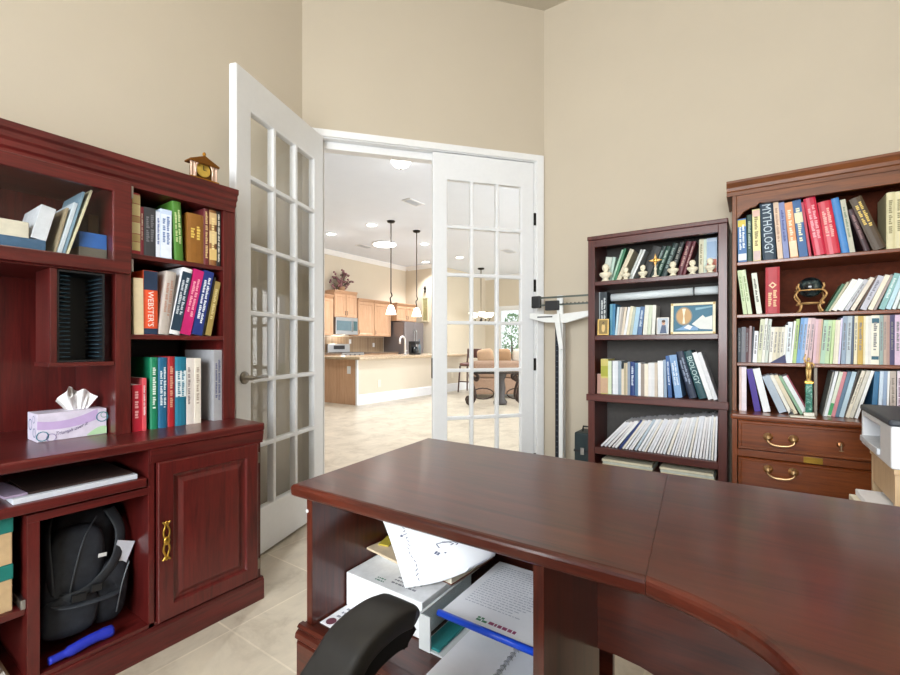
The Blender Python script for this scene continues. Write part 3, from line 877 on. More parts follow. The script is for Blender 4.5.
def shelf_of_books(face, plane, z, entries, where, group, ulim, dmax, seed, near_end_first=True, backset=0, dmin=None, zmax=9):
    """entries: (px left, px right at the shelf, px y of the top, px shift of the top, spec dict)"""
    rnd = random.Random(seed)
    def U(px):
        if face == 'L':
            x, _, t = on_y(px, HY, plane); return x, t
        y, _, t = on_x(px, HY, plane); return -y, t
    items = []
    for (xl, xr, ty, sh, spec) in entries:
        u0, u1 = U(xl)[0], U(xr)[0]
        ut, tt = U((xl + xr) / 2 + sh)
        zt = CH + (HY - ty) / F * tt
        ang = math.atan2(ut - (u0 + u1) / 2, zt - z)
        w = (u1 - u0) * math.cos(ang) - .0006
        h = min((zt - z - w / 2 * math.sin(abs(ang))) / math.cos(ang), (zmax - .006 - z - w * math.sin(abs(ang))) / math.cos(ang))
        items.append([u0, u1, ang, w, h, spec])
    gaps = [True] + [entries[k][0] - entries[k - 1][1] > 1.3 for k in range(1, len(entries))]
    scale = 1.0; shrunk = False
    for attempt in range(40):
        placed = []; ok = True
        for kk, (u0, u1, ang, w, h, spec) in enumerate(items):
            ww = w * scale
            u = u1 if ang > 0 else u0
            if not gaps[kk] and placed: u = min(u, min(p[0] for p in placed[-1][0]) + .001) if ang > 0 else min(u, placed[-1][0][0][0] + .001)
            u = min(u, ulim[1])
            P, e1, e2 = rect((u, z + .0003), ww, h, ang)
            mn = min(p[0] for p in P)
            if mn < ulim[0]: u += ulim[0] - mn; P, e1, e2 = rect((u, z + .0003), ww, h, ang)
            n = 0
            while any(sat(P, q[0]) for q in placed[-6:]) and n < 1800:
                u += .0004; n += 1
                P, e1, e2 = rect((u, z + .0003), ww, h, ang)
            placed.append((P, e1, e2, ww, h, spec))
        end = max(p[0] for q in placed for p in q[0])
        if end > ulim[1] + .0005: scale *= .985; shrunk = True
        elif end < min(items[-1][1], ulim[1]) - .006 and not shrunk and attempt < 12: scale *= 1.008
        else: break
    N = len(placed)
    for k, (P, e1, e2, w, h, spec) in enumerate(placed):
        depth = min(dmax, spec.get('d') or max(dmin or .12, h * rnd.uniform(.66, .76)))
        i = k + 1 if near_end_first else N - k
        label = f"{spec['desc']}, {ordinal(i)} from the doorway {where}"
        if len(label.split()) > 16: print('LONG', label)
        lo = min(P, key=lambda p: p[1])
        inset = spec.get('in', rnd.uniform(0, .004)) + backset
        pl = plane + inset
        org = (lo[0], pl + depth / 2, z) if face == 'L' else (pl + depth / 2, -lo[0], z)
        make_book(face, pl, P[0], e1, e2, w, h, depth, spec, label, group, rnd, org)
    return placed

def B(col, sty, desc, lc=None, **k):
    return dict(col=col, sty=sty, desc=desc, lc=lc, **k)

# ---- cherry bookcase, top shelf
E1 = [
 (735.9, 744.7, 219, -1, B('#3f6fa8', 'p', 'blue and white paperback with yellow top', '#e8eef2', bands=[(.82, .97, '#d8c24a'), (.05, .2, '#dfe6ea')])),
 (745, 750.8, 215, -.5, B('#25433c', 'h', 'narrow dark green hardback', '#9fb0a0')),
 (751.2, 759, 209.5, -1.3, B('#e3d99c', 'p', 'pale yellow paperback with pink foot', '#8a7a50', bands=[(.02, .2, '#cdb6b4'), (.86, .98, '#d9b5a8')])),
 (759.8, 773.3, 202, -3.6, B('#1d3447', 'h', 'dark teal hardback with big pale capitals', '#b9c9d3', text='MYTHOLOGY', tspan=(.1, .95), stretch=True)),
 (773.6, 779, 200.7, -5, B('#d9bfa6', 'p', 'pinkish cream paperback', '#a8836f')),
 (779.6, 785.4, 203, -5.3, B('#7b86b4', 'p', 'lavender blue paperback', '#3d4a86')),
 (786, 794, 203, -6.3, B('#d99461', 'p', 'orange and cream paperback', '#f0dcc0', bands=[(.02, .3, '#e3cfae')])),
 (794.2, 803, 201, -7.5, B('#2c5c92', 'p', 'blue paperback with white lettering', '#e6e2c0', bands=[(.6, .78, '#d8d5b0')])),
 (803.2, 806, 203, -8, B('#b3344b', 'p', 'thin red paperback')),
 (807, 819.5, 198.7, -11.5, B('#c21f3f', 'h', 'taller crimson hardback with pink lettering', '#eda0a8', gloss=1)),
 (820.3, 834.3, 202, -9.8, B('#c3243b', 'h', 'wider crimson hardback with gold pink lettering', '#eaa79f', gloss=1)),
 (834.8, 843, 199, -11, B('#3f7fc0', 'h', 'plain bright blue hardback')),
 (843.5, 849, 200.5, -10, B('#b7b6a4', 'p', 'grey green floral paperback', '#6e7f6c')),
 (859, 865.5, 210, -17, B('#3a2228', 'h', 'thin blackish maroon hardback tilted back', '#8c6a6a')),
 (871.5, 886, 197.6, -25.5, B('#4a3a28', 'h', 'thick brown leather volume with gold title', '#d8b95a', lo=.45, hi=.9)),
 (887, 895.6, 192, 0, B('#cfc7a0', 'h', 'cream hardback, first of the pair', '#8f8660')),
 (895.9, 905, 191, 0, B('#d3cba4', 'h', 'cream hardback, second of the pair', '#8f8660')),
]
uo = (o0 + .019, o1_ - .019)
shelf_of_books('R', XU + .024, OA, E1, "on cherry bookcase's top shelf", "books on the cherry bookcase's top shelf", uo, .22, 1)

# ---- cherry bookcase, second shelf
E2 = [
 (742.3, 746.5, 270.4, -6.3, B('#c3d2a6', 'p', 'pale green paperback tilted back', '#8aa06e')),
 (746.8, 751.2, 270, -6.9, B('#cbd8b4', 'p', 'pale green paperback, twin of its neighbour', '#8aa06e')),
 (756.8, 762.3, 273, -5.5, B('#dadccf', 'p', 'greyish white paperback with small black title', '#55564c')),
 (765.4, 779.8, 267, 0, B('#b02f3a', 'h', 'thick red hardback with gold diamond', '#e3b58a', d=.19, lo=.15, hi=.5)),
]
shelf_of_books('R', XU + .012, OB, E2, "on cherry bookcase's second shelf", "books on the cherry bookcase's second shelf", uo, .22, 2, zmax=OA - .018)
# gold diamond on the red volume
ad = ra(772.6, XU + .012); zdm = on_x(772.6, 284, XU + .012)[1]
E2b = [
 (824.4, 828, 284, 17.5, B('#3d6a4e', 'm', 'thin dark green booklet')),
 (828.2, 831, 282, 19, B('#b8b59a', 'm', 'thin olive grey booklet')),
 (831.5, 837.5, 279.5, 21.5, B('#ece9e0', 'm', 'thick white journal')),
 (837.7, 844, 279, 22, B('#e2e7e6', 'm', 'second thick white journal')),
 (844.5, 849.5, 279.5, 21, B('#b9bac2', 'm', 'grey journal', '#777')),
 (850, 855, 277.5, 21, B('#ddd2c4', 'm', 'cream journal')),
 (855.2, 857.2, 276, 20, B('#5d4436', 'm', 'dark brown booklet')),
 (857.5, 864.5, 276, 19, B('#bcbcc8', 'm', 'bluish grey journal', '#7a7a88')),
 (865, 870.5, 275, 18, B('#e6dcc8', 'm', 'warm cream journal')),
 (870.8, 874, 275, 17.5, B('#9b8c88', 'm', 'taupe booklet')),
 (874.3, 880.5, 273.6, 16, B('#86b3b3', 'm', 'teal journal', '#d8e8e6')),
 (881, 886.5, 274, 15, B('#b4d4e0', 'm', 'light blue journal')),
 (886.8, 891, 274, 14, B('#d6dfdf', 'm', 'very pale blue journal')),
 (891.3, 896.5, 273, 13, B('#c5d0cc', 'm', 'pale grey green journal')),
 (897, 904, 272, 12, B('#e4e4de', 'm', 'off white journal')),
]
shelf_of_books('R', XU + .012, OB, E2b, "in slanted row beside globe", "slanted journals beside the globe", (ra(822, XU), o1_ - .019), .22, 3, zmax=OA - .018)

# ---- cherry bookcase, third shelf
T3 = [
 (737.9, 741.2, 328, 0, '#202c36', 'dark navy booklet'), (741.4, 745.6, 327, .4, '#6d6f78', 'dark striped grey booklet'), (745.8, 748.9, 328, .4, '#4d262e', 'dark maroon booklet'),
 (749, 751.4, 326, 1, '#9c8689', 'mauve grey booklet'), (751.5, 753.2, 327, 2, '#3b414d', 'slate booklet'), (753.4, 757.4, 331, 2, '#e8eaf0', 'short white booklet'),
 (757.6, 762, 319, 4, '#cdd0b5', 'tall greenish cream journal'), (762.2, 765.3, 318, 4, '#dfe0d8', 'tall pale journal'), (765.5, 768.7, 319, 4.5, '#c6cfc6', 'tall grey green journal'), (769, 772.6, 327, 3, '#e6e3da', 'white journal'),
 (772.8, 776.6, 327, 3, '#dcd4bd', 'cream journal'), (776.8, 780, 327, 3, '#c9c3ae', 'stone coloured journal'), (780.2, 783.3, 327, 3, '#ddd9cb', 'light stone journal'), (783.6, 786.2, 325, 3, '#e4e6e2', 'slim white journal'),
 (786.4, 791, 322, 3, '#dbe4ea', 'bluish white journal'), (791.2, 793.4, 321, 4, '#e8ebe6', 'slim bright white journal'), (793.6, 797.2, 319, 4, '#a8c47c', 'lime green journal'),
 (797.4, 801, 318, 5, '#6a9bd0', 'sky blue journal'), (801.2, 804.8, 318, 5, '#8fb2dc', 'paler blue journal'), (805, 808.6, 318, 5, '#dfc6c8', 'pinkish journal'), (808.8, 812.6, 318, 4.5, '#cdb0b6', 'rose grey journal'),
 (813, 816, 319, 3.5, '#d3b2bd', 'dusty pink journal'), (816.2, 819, 319, 3.5, '#cda9a6', 'second dusty pink journal'), (819.2, 821, 319, 3.5, '#c5a98c', 'tan booklet'),
 (821.4, 826, 320, 4, '#a9c9b2', 'mottled mint journal'), (826.2, 830.5, 320, 4, '#b4cda4', 'mottled green journal'), (830.7, 833.6, 320, 3.5, '#bcd29a', 'yellow green journal'), (833.8, 836.4, 320, 3, '#d9d3bf', 'cream journal with soft spine'), (836.6, 839.2, 320, 3, '#e2dccb', 'ivory journal'),
 (839.4, 841.4, 318, 3, '#cfc8e6', 'slim violet white journal'), (841.6, 846.2, 316, 2.2, '#8d9fb4', 'steel blue journal'), (846.4, 851, 316, 2, '#b3c0c8', 'pale steel journal'), (851.2, 853.4, 316, 1.5, '#46566b', 'slim navy journal'),
 (853.6, 857, 316, 1, '#dfd7b8', 'cream yellow journal'), (857.2, 862.6, 316, .8, '#c2a14c', 'gold coloured volume'), (862.8, 864.8, 316, .6, '#e0d8b4', 'straw coloured journal'),
 (865, 868, 316, .6, '#e6e4dc', 'chalk white journal'), (868.2, 871.2, 316, .6, '#d9d7d0', 'light grey journal'), (871.4, 879.2, 315, .6, '#e6e2d2', 'wide cream volume with teal bands'),
 (879.6, 883.4, 315, .4, '#8fa3a0', 'grey teal journal'), (883.6, 886.8, 315, .3, '#b79f92', 'brown rose journal'), (887, 890, 315, .3, '#a98a80', 'darker rose brown journal'), (890.2, 895.2, 314, .3, '#3f3a63', 'dark violet volume'), (895.6, 902, 314, .3, '#d3b9d0', 'lilac volume'),
]
E3 = []
for (a, b, t, s_, c, d) in T3:
    sp = B(c, 'm' if b - a < 4.5 else 'p', d, '#77777a' if b - a > 3 else None)
    if 'teal bands' in d: sp['bands'] = [(.84, .94, '#23586c'), (.1, .17, '#23586c')]
    E3.append((a, b, t, s_, sp))
shelf_of_books('R', XU + .012, OC, E3, "on cherry bookcase's third shelf", "journals on the cherry bookcase's third shelf", uo, .2, 4, zmax=OB - .018)

# ---- cherry bookcase, on the cabinet top
pz = on_x(740, 405, XU + .012)[1]
E4 = [
 (739, 741.4, 365, 0, B('#d9bfb8', 'm', 'thin pink cream booklet')),
 (742, 747, 367, 0, B('#e6dbe2', 'p', 'pinkish white upright journal')),
 (753.5, 760, 369, -8.3, B('#3a1a8a', 'p', 'deep purple book', d=.2)),
 (760.4, 768, 368.5, -11, B('#e4e8ea', 'p', 'thick white book beside the purple one')),
 (775, 783.8, 375.7, -18, B('#a6b4c2', 'p', 'bluish grey journal')),
 (784.2, 788.4, 375, -19.5, B('#e3e1d6', 'm', 'cream white journal')),
 (788.6, 793.4, 375, -20.5, B('#d8cdb2', 'm', 'tan journal')),
 (793.6, 797.2, 376, -22, B('#86ab8c', 'm', 'green and white journal')),
 (797.4, 802.6, 376, -22, B('#e0e3e4', 'm', 'white journal lying low')),
 (802.8, 804.8, 375, -23, B('#8a3346', 'm', 'thin dark red booklet')),
]
shelf_of_books('R', XU + .012, ZO, E4, "on lateral file before trophy", "books on the lateral file before the trophy", (o0 + .019, pa - .008), .2, 5, zmax=OC - .018)
E5 = [
 (822.4, 824, 372, 10.5, B('#9a9c96', 'm', 'thin grey booklet')), (824.2, 827.4, 371.5, 11.5, B('#dfe4e8', 'm', 'white journal')), (827.6, 831.6, 372, 12.5, B('#d2d8c6', 'm', 'white journal with green foot', None, bands=[(.03, .3, '#3f9a5a')])),
 (832, 835.8, 372, 12.5, B('#c7808a', 'm', 'pink red journal')), (836.2, 840.4, 372, 13, B('#55738c', 'm', 'steel blue journal')), (840.8, 845.6, 372, 13.5, B('#b3cad8', 'm', 'light blue journal')), (846, 847.6, 371, 14.5, B('#4a4440', 'm', 'dark thin booklet')),
 (848, 852, 371, 17, B('#ddd6c4', 'm', 'cream journal', '#8d8678')), (852.2, 856.6, 371, 18, B('#cbc8bc', 'm', 'grey cream journal')), (857, 860.6, 371, 17, B('#e6e8e8', 'm', 'bright white journal')),
 (866, 871.5, 371.5, 4, B('#2c6a94', 'p', 'deep blue book')), (872, 876, 371, 2.5, B('#c2d2e2', 'm', 'pale blue journal')), (876.3, 880.2, 371, 2.2, B('#8ea3c0', 'm', 'mid blue journal')), (880.5, 882.9, 371, 1.5, B('#e9e9e6', 'm', 'slim white journal')),
 (883.2, 889.2, 371, .4, B('#b9aca2', 'p', 'taupe book', '#80756d')), (889.5, 890.6, 371, .3, B('#222', 'm', 'black booklet')), (890.9, 896.9, 371, .2, B('#ddd0da', 'p', 'pinkish white book', '#8a6a80')), (897.5, 904, 371, 0, B('#4d8a94', 'p', 'teal book')),
]
shelf_of_books('R', XU + .012, ZO, E5, "on lateral file behind printer", "books on the lateral file behind the printer", (pa + .008, o1_ - .019), .2, 6, zmax=OC - .018)

# ---- dark bookcase
ub = (b0 + st + .001, b1 - st - .001)
BF = XF + .03
F1 = [
 (601.5, 607.8, 257, 4.5, B('#cfd8cc', 'p', 'pale green white paperback')), (608, 611, 257, 5, B('#b8d0c4', 'm', 'pale mint booklet')), (611.3, 613.2, 249.5, 11, B('#a8cdb4', 'm', 'light green booklet')), (613.4, 616, 248, 11, B('#2f7a52', 'p', 'bright green paperback')),
 (616.4, 621, 249, 14.5, B('#d6ccb0', 'p', 'beige paperback')), (627, 629.3, 249.5, 13.5, B('#c9cdc9', 'm', 'grey journal')), (629.5, 632, 249.5, 14, B('#e3e6e4', 'm', 'white journal')),
 (637, 648, 243, 15.5, B('#1c1c1a', 'h', 'thick black hardback')), (648.4, 653, 246, 13.5, B('#2a3a38', 'h', 'dark slate hardback', '#8aa09a')), (653.4, 658.5, 246, 13, B('#23463a', 'h', 'dark green hardback', '#a8c0b0')), (659, 665.4, 243, 13, B('#1d3330', 'h', 'second dark green hardback', '#7d948c')), (665.8, 671.6, 241, 12, B('#131617', 'h', 'black hardback', '#8a8a80')),
 (675.5, 681.4, 241, 11, B('#5e2530', 'h', 'wine red hardback', '#b98a80')), (681.8, 685.2, 241, 11.5, B('#6b2c34', 'h', 'slimmer wine red hardback', '#c09a90')),
 (698.5, 703.2, 237, .5, B('#d8d2b4', 'p', 'cream upright paperback', '#8a8060')), (703.6, 706.6, 239, .2, B('#cfdccb', 'm', 'pale green upright booklet')), (707, 717.5, 236.5, 0, B('#b9c9dc', 'p', 'light blue and red wide book', None, bands=[(.05, .42, '#c9705a'), (.46, .9, '#9ab4d2')])),
]
shelf_of_books('R', BF + .07, SA_, F1, "on dark bookcase's top shelf", "books on the dark bookcase's top shelf", ub, .17, 11, zmax=ZT - .07)
F2 = [
 (598.6, 600, 292, 0, B('#8d9396', 'm', 'thin grey board')), (600.2, 607.2, 292, 0, B('#232f36', 'p', 'dark navy binder', '#dfe4e4')), (609.4, 612, 304, .5, B('#5a9ab4', 'm', 'teal booklet')), (612.2, 615, 304, .7, B('#357ca6', 'm', 'blue booklet')),
 (615.4, 617.6, 307, 2.5, B('#c3dbe4', 'm', 'pale blue booklet')), (617.8, 619.8, 307, 3, B('#cfcac4', 'm', 'light taupe booklet')), (620, 622.2, 307, 3, B('#a9a39c', 'm', 'grey brown booklet')), (622.4, 625, 307, 3.5, B('#d9ccb8', 'm', 'sand coloured booklet')),
 (625.6, 628.2, 307, 4.5, B('#e6e8ea', 'm', 'white booklet')), (628.4, 631.4, 306, 4.5, B('#ddd6bb', 'm', 'cream booklet')), (631.6, 634.4, 307, 4, B('#b6bdae', 'm', 'grey green booklet')), (634.8, 639.2, 307, 4, B('#a6c8de', 'm', 'light blue booklet')), (639.4, 644, 306.5, 3.5, B('#4a6c98', 'p', 'dark blue book', '#c0d0e0')),
 (645, 649.2, 305, 2.5, B('#dfe0d4', 'm', 'off white booklet')), (649.4, 653, 305, 2.3, B('#cdd6c0', 'm', 'greenish cream booklet')), (653.2, 656.8, 305, 1.5, B('#e6e6dc', 'm', 'ivory booklet')),
]
shelf_of_books('R', BF + .05, SB_, F2, "on dark bookcase's second shelf", "books on the dark bookcase's second shelf", ub, .18, 12, dmin=.12, zmax=SA_ - .026)
F3 = [
 (597, 600.6, 374, 0, B('#b98e80', 'p', 'short pinkish brown paperback')), (601.4, 608.8, 359, 0, B('#c9bd6a', 'p', 'yellow green paperback with tan foot', None, bands=[(.02, .45, '#c4a283'), (.5, .8, '#a8a838')])), (609.2, 612.8, 361, 0, B('#d3dfc2', 'm', 'pale green booklet')), (613, 614, 361, 0, B('#2e3f44', 'm', 'thin dark booklet')),
 (614.2, 617, 361, 0, B('#e4e8ee', 'm', 'white booklet')), (617.2, 620, 361, 0, B('#dde2ea', 'm', 'second white booklet')), (620.4, 623.8, 361, 0, B('#93a2b0', 'p', 'grey blue paperback')), (624.4, 627, 369, 0, B('#e0d3bd', 'm', 'short cream booklet')), (627.3, 629, 363, 0, B('#b1a68a', 'm', 'olive tan booklet')), (629.2, 631.2, 363, 0, B('#c4b79c', 'm', 'tan booklet')),
 (631.5, 634.2, 362, 0, B('#8996a8', 'm', 'blue grey booklet')), (634.4, 639.4, 362, 0, B('#1f3a78', 'h', 'navy hardback with pale stripe', '#c8d4e8')), (639.7, 643, 363, 0, B('#4a7296', 'p', 'steel blue paperback')), (643.2, 646, 363, 0, B('#e9ebf0', 'm', 'clean white booklet')), (646.3, 650, 364, 0, B('#958a80', 'p', 'brown grey paperback')), (650.4, 654.4, 364, 0, B('#ebe3d2', 'p', 'cream paperback')),
 (654.6, 657.8, 363, 0, B('#e3e2e4', 'm', 'light grey booklet')), (658, 661.4, 363, 0, B('#dcdde0', 'm', 'pale grey booklet')), (661.6, 664.6, 363, 0, B('#cdbfae', 'm', 'beige booklet')), (665.2, 670.8, 361, -.5, B('#e8eaee', 'p', 'wide white paperback')), (671, 674, 360, -1.2, B('#8fa4bd', 'm', 'powder blue booklet')), (674.3, 678.2, 356, -2.8, B('#2c5a98', 'p', 'bright blue paperback', '#c8d8ec')), (679.5, 687, 355, -6.2, B('#7ca2cf', 'p', 'sky blue book', '#dfe8f2')),
 (688.7, 697, 351.5, -14, B('#1b2a44', 'h', 'dark navy hardback leaning', '#8c9ab4')), (697.4, 706, 351, -16, B('#1d4a52', 'h', 'dark teal hardback with pale capitals', '#b4d0d0', text='BIOLOGY', tspan=(.3, .88), stretch=True)), (707.4, 712.6, 352.5, -16.5, B('#e8eaec', 'p', 'white book leaning hard')), (713, 717.6, 352.5, -17, B('#dcdee2', 'p', 'last white book leaning hard')),
]
shelf_of_books('R', BF, SC_, F3, "on dark bookcase's third shelf", "books on the dark bookcase's third shelf", ub, .2, 13, zmax=SB_ - .03)
F4 = []
cs = ['#e4e6ec', '#dfe2ea', '#e9e8ea', '#e2e0e4', '#eceef2', '#d8dde4', '#e8e4dc']
nm = ['white', 'bluish white', 'chalky white', 'greyish white', 'bright white', 'pale grey', 'ivory']
px_ = 598.5; i = 0
rr = random.Random(5)
while px_ < 717.5:
    fr_ = (px_ - 598) / 120
    wd = rr.uniform(2.6, 4.0)
    lean = 25 * (1 - fr_) ** .75 + .3
    ty = 421.5 - 5.5 * fr_
    c, d = cs[i % 7], nm[i % 7] + ' journal'
    if i == 5: c, d, wd = '#2b3f78', 'navy blue journal', 3.2
    if i == 10: c, d = '#b8c8d6', 'grey blue journal'
    F4.append((px_, px_ + wd, ty + rr.uniform(-.8, .8), lean, B(c, 'm', d, None, d=.2)))
    px_ += wd + .1; i += 1
shelf_of_books('R', BF - .004, SD_, F4, "on dark bookcase's fourth shelf", "journals on the dark bookcase's fourth shelf", ub, .21, 14, zmax=SC_ - .045)

# ---- hutch shelves (the doorway end is the far end)
uh = (c0 + .001, c1 + .001)
HF = YU + .012
H1 = [
 (132.2, 141, 193, 0, B('#a83038', 'h', 'red book with gilt floral spine', None, bands=[(.06, .2, '#d6c58e'), (.21, .33, '#c9b27c'), (.34, .52, '#ddd0a0'), (.53, .62, '#b9966a'), (.63, .82, '#d8c894'), (.83, .97, '#cbb684')])), (141.3, 144.6, 207, 0, B('#7d2432', 'h', 'thin dark red book', '#c8b8a0')), (145, 157.6, 208, 0, B('#3c3c40', 'h', 'charcoal hardback', '#77777c')), (158, 162.4, 212, 0, B('#dfe4ee', 'p', 'slim white paperback with blue print', '#41599a')), (162.8, 174, 210, 0, B('#c4d4ea', 'p', 'pale blue and white paperback', '#5a78b0', bands=[(.02, .9, '#dfe7f2')])),
 (175.4, 184.4, 198, -3, B('#4a7d2e', 'h', 'tall green hardback', '#c6d69a', d=.26)), (188, 204.3, 214, 0, B('#8a5a22', 'h', 'thick golden brown leather volume', '#e0c060', lo=.5, hi=.75)), (204.7, 210.2, 209, 0, B('#64262a', 'h', 'dark red gilt patterned volume', '#d6b682', lo=.1, hi=.95)), (211, 218.4, 210.5, 0, B('#8a5c34', 'h', 'gold and rust patterned volume', '#e4cd94', bands=[(.1, .3, '#d8b878'), (.4, .62, '#d8c090'), (.74, .95, '#d0b080')])), (218.9, 223.4, 212, 0, B('#2b2724', 'h', 'black and white patterned volume', '#d8d4c8', lo=.08, hi=.95)),
]
shelf_of_books('L', HF, zA, H1, "on hutch's top shelf", "books on the hutch's top shelf", uh, .3, 21, False, zmax=ZH - .1)
H2 = [
 (134, 144, 278, -.6, B('#d8c6a2', 'p', 'soft beige paperback')), (145.2, 160, 271, 0, B('#e2542c', 'h', 'thick orange and navy hardback with white capitals', '#f2e9e2', text="WEBSTER'S", tspan=(.13, .68), bands=[(.7, .995, '#22344e'), (.005, .1, '#22344e')])),
 (160.6, 171.4, 272, 7.8, B('#b6aca4', 'h', 'grey taupe hardback', '#b08878')), (171.8, 182.4, 265.8, 14.3, B('#e6e6e8', 'h', 'white book with navy spine panel', '#c8d0d8', bands=[(.06, .94, '#22394c')])), (182.8, 193.6, 269.7, 14.4, B('#c41f6c', 'p', 'magenta pink paperback', '#f0a8b8')), (194.2, 204.6, 269, 13.2, B('#20357c', 'p', 'navy paperback with white title', '#e6ecf4', lo=.2, hi=.9)), (204.9, 206.8, 278, 12.5, B('#26221c', 'm', 'thin black book')), (207.2, 213, 282, 10, B('#a38c50', 'p', 'olive tan paperback', '#d8c890')),
]
shelf_of_books('L', HF, zB, H2, "on hutch's middle shelf", "books on the hutch's middle shelf", uh, .3, 22, False, zmax=zA - .018)
H3 = [
 (132.6, 144.4, 385, 0, B('#bf2138', 'p', 'short red paperback', '#eab0b0')), (144.7, 149.6, 378, 0, B('#d7555e', 'p', 'thin red and white paperback', '#f2dede')), (151, 160.3, 357.5, 0, B('#16805a', 'h', 'green hardback with white title', '#dcebdf', d=.24)), (161.3, 172.6, 357.5, 0, B('#1d6288', 'h', 'teal blue hardback, white title', '#e0ecf2', d=.22)), (173.2, 181.6, 356.5, 0, B('#a31f28', 'h', 'red hardback between two teal ones', '#d89a80', d=.22)), (182, 195, 357, 0, B('#1f7590', 'h', 'wider teal hardback with white panel', '#1f7590', d=.22, bands=[(.42, .8, '#dfe9ec')])),
 (195.6, 201.6, 358, 0, B('#e3dcd6', 'p', 'cream white paperback', '#8a7a78')), (201.9, 205.2, 358, 0, B('#d9d0ca', 'm', 'slim pinkish cream booklet')), (205.5, 212.6, 358, 0, B('#e4ddcf', 'p', 'ivory paperback', '#b0a090')), (214, 223.4, 350, 0, B('#a6a6aa', 'p', 'tall grey volume', '#5a5f80', d=.26)),
]
shelf_of_books('L', HF, ZC, H3, "on credenza under hutch shelves", "books on the credenza top", uh, .3, 23, False, zmax=zB - .018)
# ================================================================ things on the shelves
GOLD = plain('#c99f4c', .3, 1, .12)
IVORY = plain('#e4dcc4', .55)
# six ivory busts along the front of the dark bookcase's top shelf
busts = [(605, 262.5, 'before the pale mint booklet'), (625.3, 266, 'before the beige paperback'), (642.4, 263.5, 'beside the gold cross'), (672.6, 260, 'before the black hardback'), (692.2, 258.5, 'before the wine red hardbacks'), (710, 256.5, 'before the light blue and red book')]
BX = XF + .022
for k, (px, ty, where) in enumerate(busts):
    y, zt, t = on_x(px, ty, BX)
    h = (zt - SA_) * .93
    mb = MB(M=Matrix.Translation((BX + .012, y, SA_ + .0006)) @ Matrix.Diagonal((.62, 1, 1, 1)))
    pr = [(.0, 0), (.22, 0), (.24, .05), (.17, .09), (.14, .14), (.2, .2), (.33, .33), (.36, .44), (.31, .5), (.13, .54), (.10, .58), (.16, .64), (.205, .74), (.2, .85), (.14, .95), (.05, .995), (0, 1)]
    rot = 1 + .05 * math.sin(k * 2.3)
    mb.lathe([(r * h * .98 * rot, z * h) for r, z in pr], seg=16)
    o = mb.build('figurine_bust', IVORY)
    tag(o, f"small ivory bust {where} on the dark bookcase's top shelf", 'figurine', "ivory busts on the dark bookcase's top shelf")
    hs = ORG[o.name]
    f = MB(M=Matrix.Translation((BX + .012, y, SA_)))
    f.ell((-.118 * h, 0, .735 * h), (.03 * h, .035 * h, .05 * h), 1, 8, 6)
    f.build('face', IVORY, o)
# gold star cross on an ivory stand
y, zt, t = on_x(655, 253.5, BX); zm = on_x(655, 260, BX)[1]
cr = thing('star_cross', "gold star cross on an ivory stem among the busts", 'ornament', (BX + .012, y, SA_))
Mx = Matrix.Translation((BX + .012, y, SA_ + .0006)); h = zt - SA_
MB(M=Mx).lathe([(.017, 0), (.018, .008), (.008, .016), (.006, .04), (.009, .05), (.005, .06), (.006, h * .55), (0, h * .58)], seg=14).build('stem', IVORY, cr)
st_ = []
for k in range(8):
    r = (.038 if k % 2 == 0 else .012); a = math.pi / 4 * k
    st_.append((r * math.sin(a), h * .72 + r * math.cos(a) * 1.1))
MB(M=Mx).prism(st_, 'a', -.006, .006).build('star', plain('#cf9f58', .4, .4), cr, .002)
MB(M=Mx).ell((-.008, 0, h * .72), (.004, .011, .011), 1, 10, 8).build('boss', GOLD, cr)

# photo frames on the dark bookcase's second shelf
def photo_frame(px0, px1, pyt, depthx, fm, fw, name, label, paint, tilt=4):
    ym, zt, t = on_x((px0 + px1) / 2, pyt, depthx)
    a0 = ra(px0, depthx); a1 = ra(px1, depthx)
    w, h = a1 - a0, zt - SB_
    d = thing(name, label, 'picture frame', (depthx + .01, -(a0 + a1) / 2, SB_))
    Mx = Matrix.Translation((a0, 0, SB_ + .0012)) @ Matrix.Rotation(R(tilt), 4, 'X')
    mk = lambda: MB((depthx, 0, 0), (0, -1, 0), (-1, 0, 0), Mx)
    mk().lattice([0, fw, w - fw, w], [0.0005, fw, h - fw, h], lambda i, j: not (i == 1 and j == 1), 0, -.012).build('frame', fm, d, .0012)
    mk().box(fw * .7, w - fw * .7, -.011, -.007, fw * .7, h - fw * .7).build('backing', plain('#f0ece0', .6), d)
    paint(mk, w, h, fw, d)
    m = mk(); m.prism([(-.011, h * .75), (-.011, h * .8), (-.052 - h * .05, .013), (-.056 - h * .05, .013)], 'a', w * .4, w * .6); m.build('easel_back', BLACK, d)
    return d
def flat(mk, pts, col, par, name, b):
    mk().prism(pts, 'b', b, b + .0004).build(name, plain(col, .5, 0, .05), par)
def ell2(cx, cy, rx, ry, n=20):
    return [(cx + rx * math.cos(2 * math.pi * k / n), cy + ry * math.sin(2 * math.pi * k / n)) for k in range(n)]
def paint_a(mk, w, h, fw, d):
    flat(mk, [(fw, fw), (w - fw, fw), (w - fw, h - fw), (fw, h - fw)], '#8a7440', d, 'picture', -.0068)
    flat(mk, ell2(w / 2, h * .45, w * .16, h * .27), '#d8b978', d, 'picture_detail', -.0062)
    flat(mk, ell2(w / 2, h * .72, w * .09, h * .1), '#5a4628', d, 'picture_detail', -.0062)
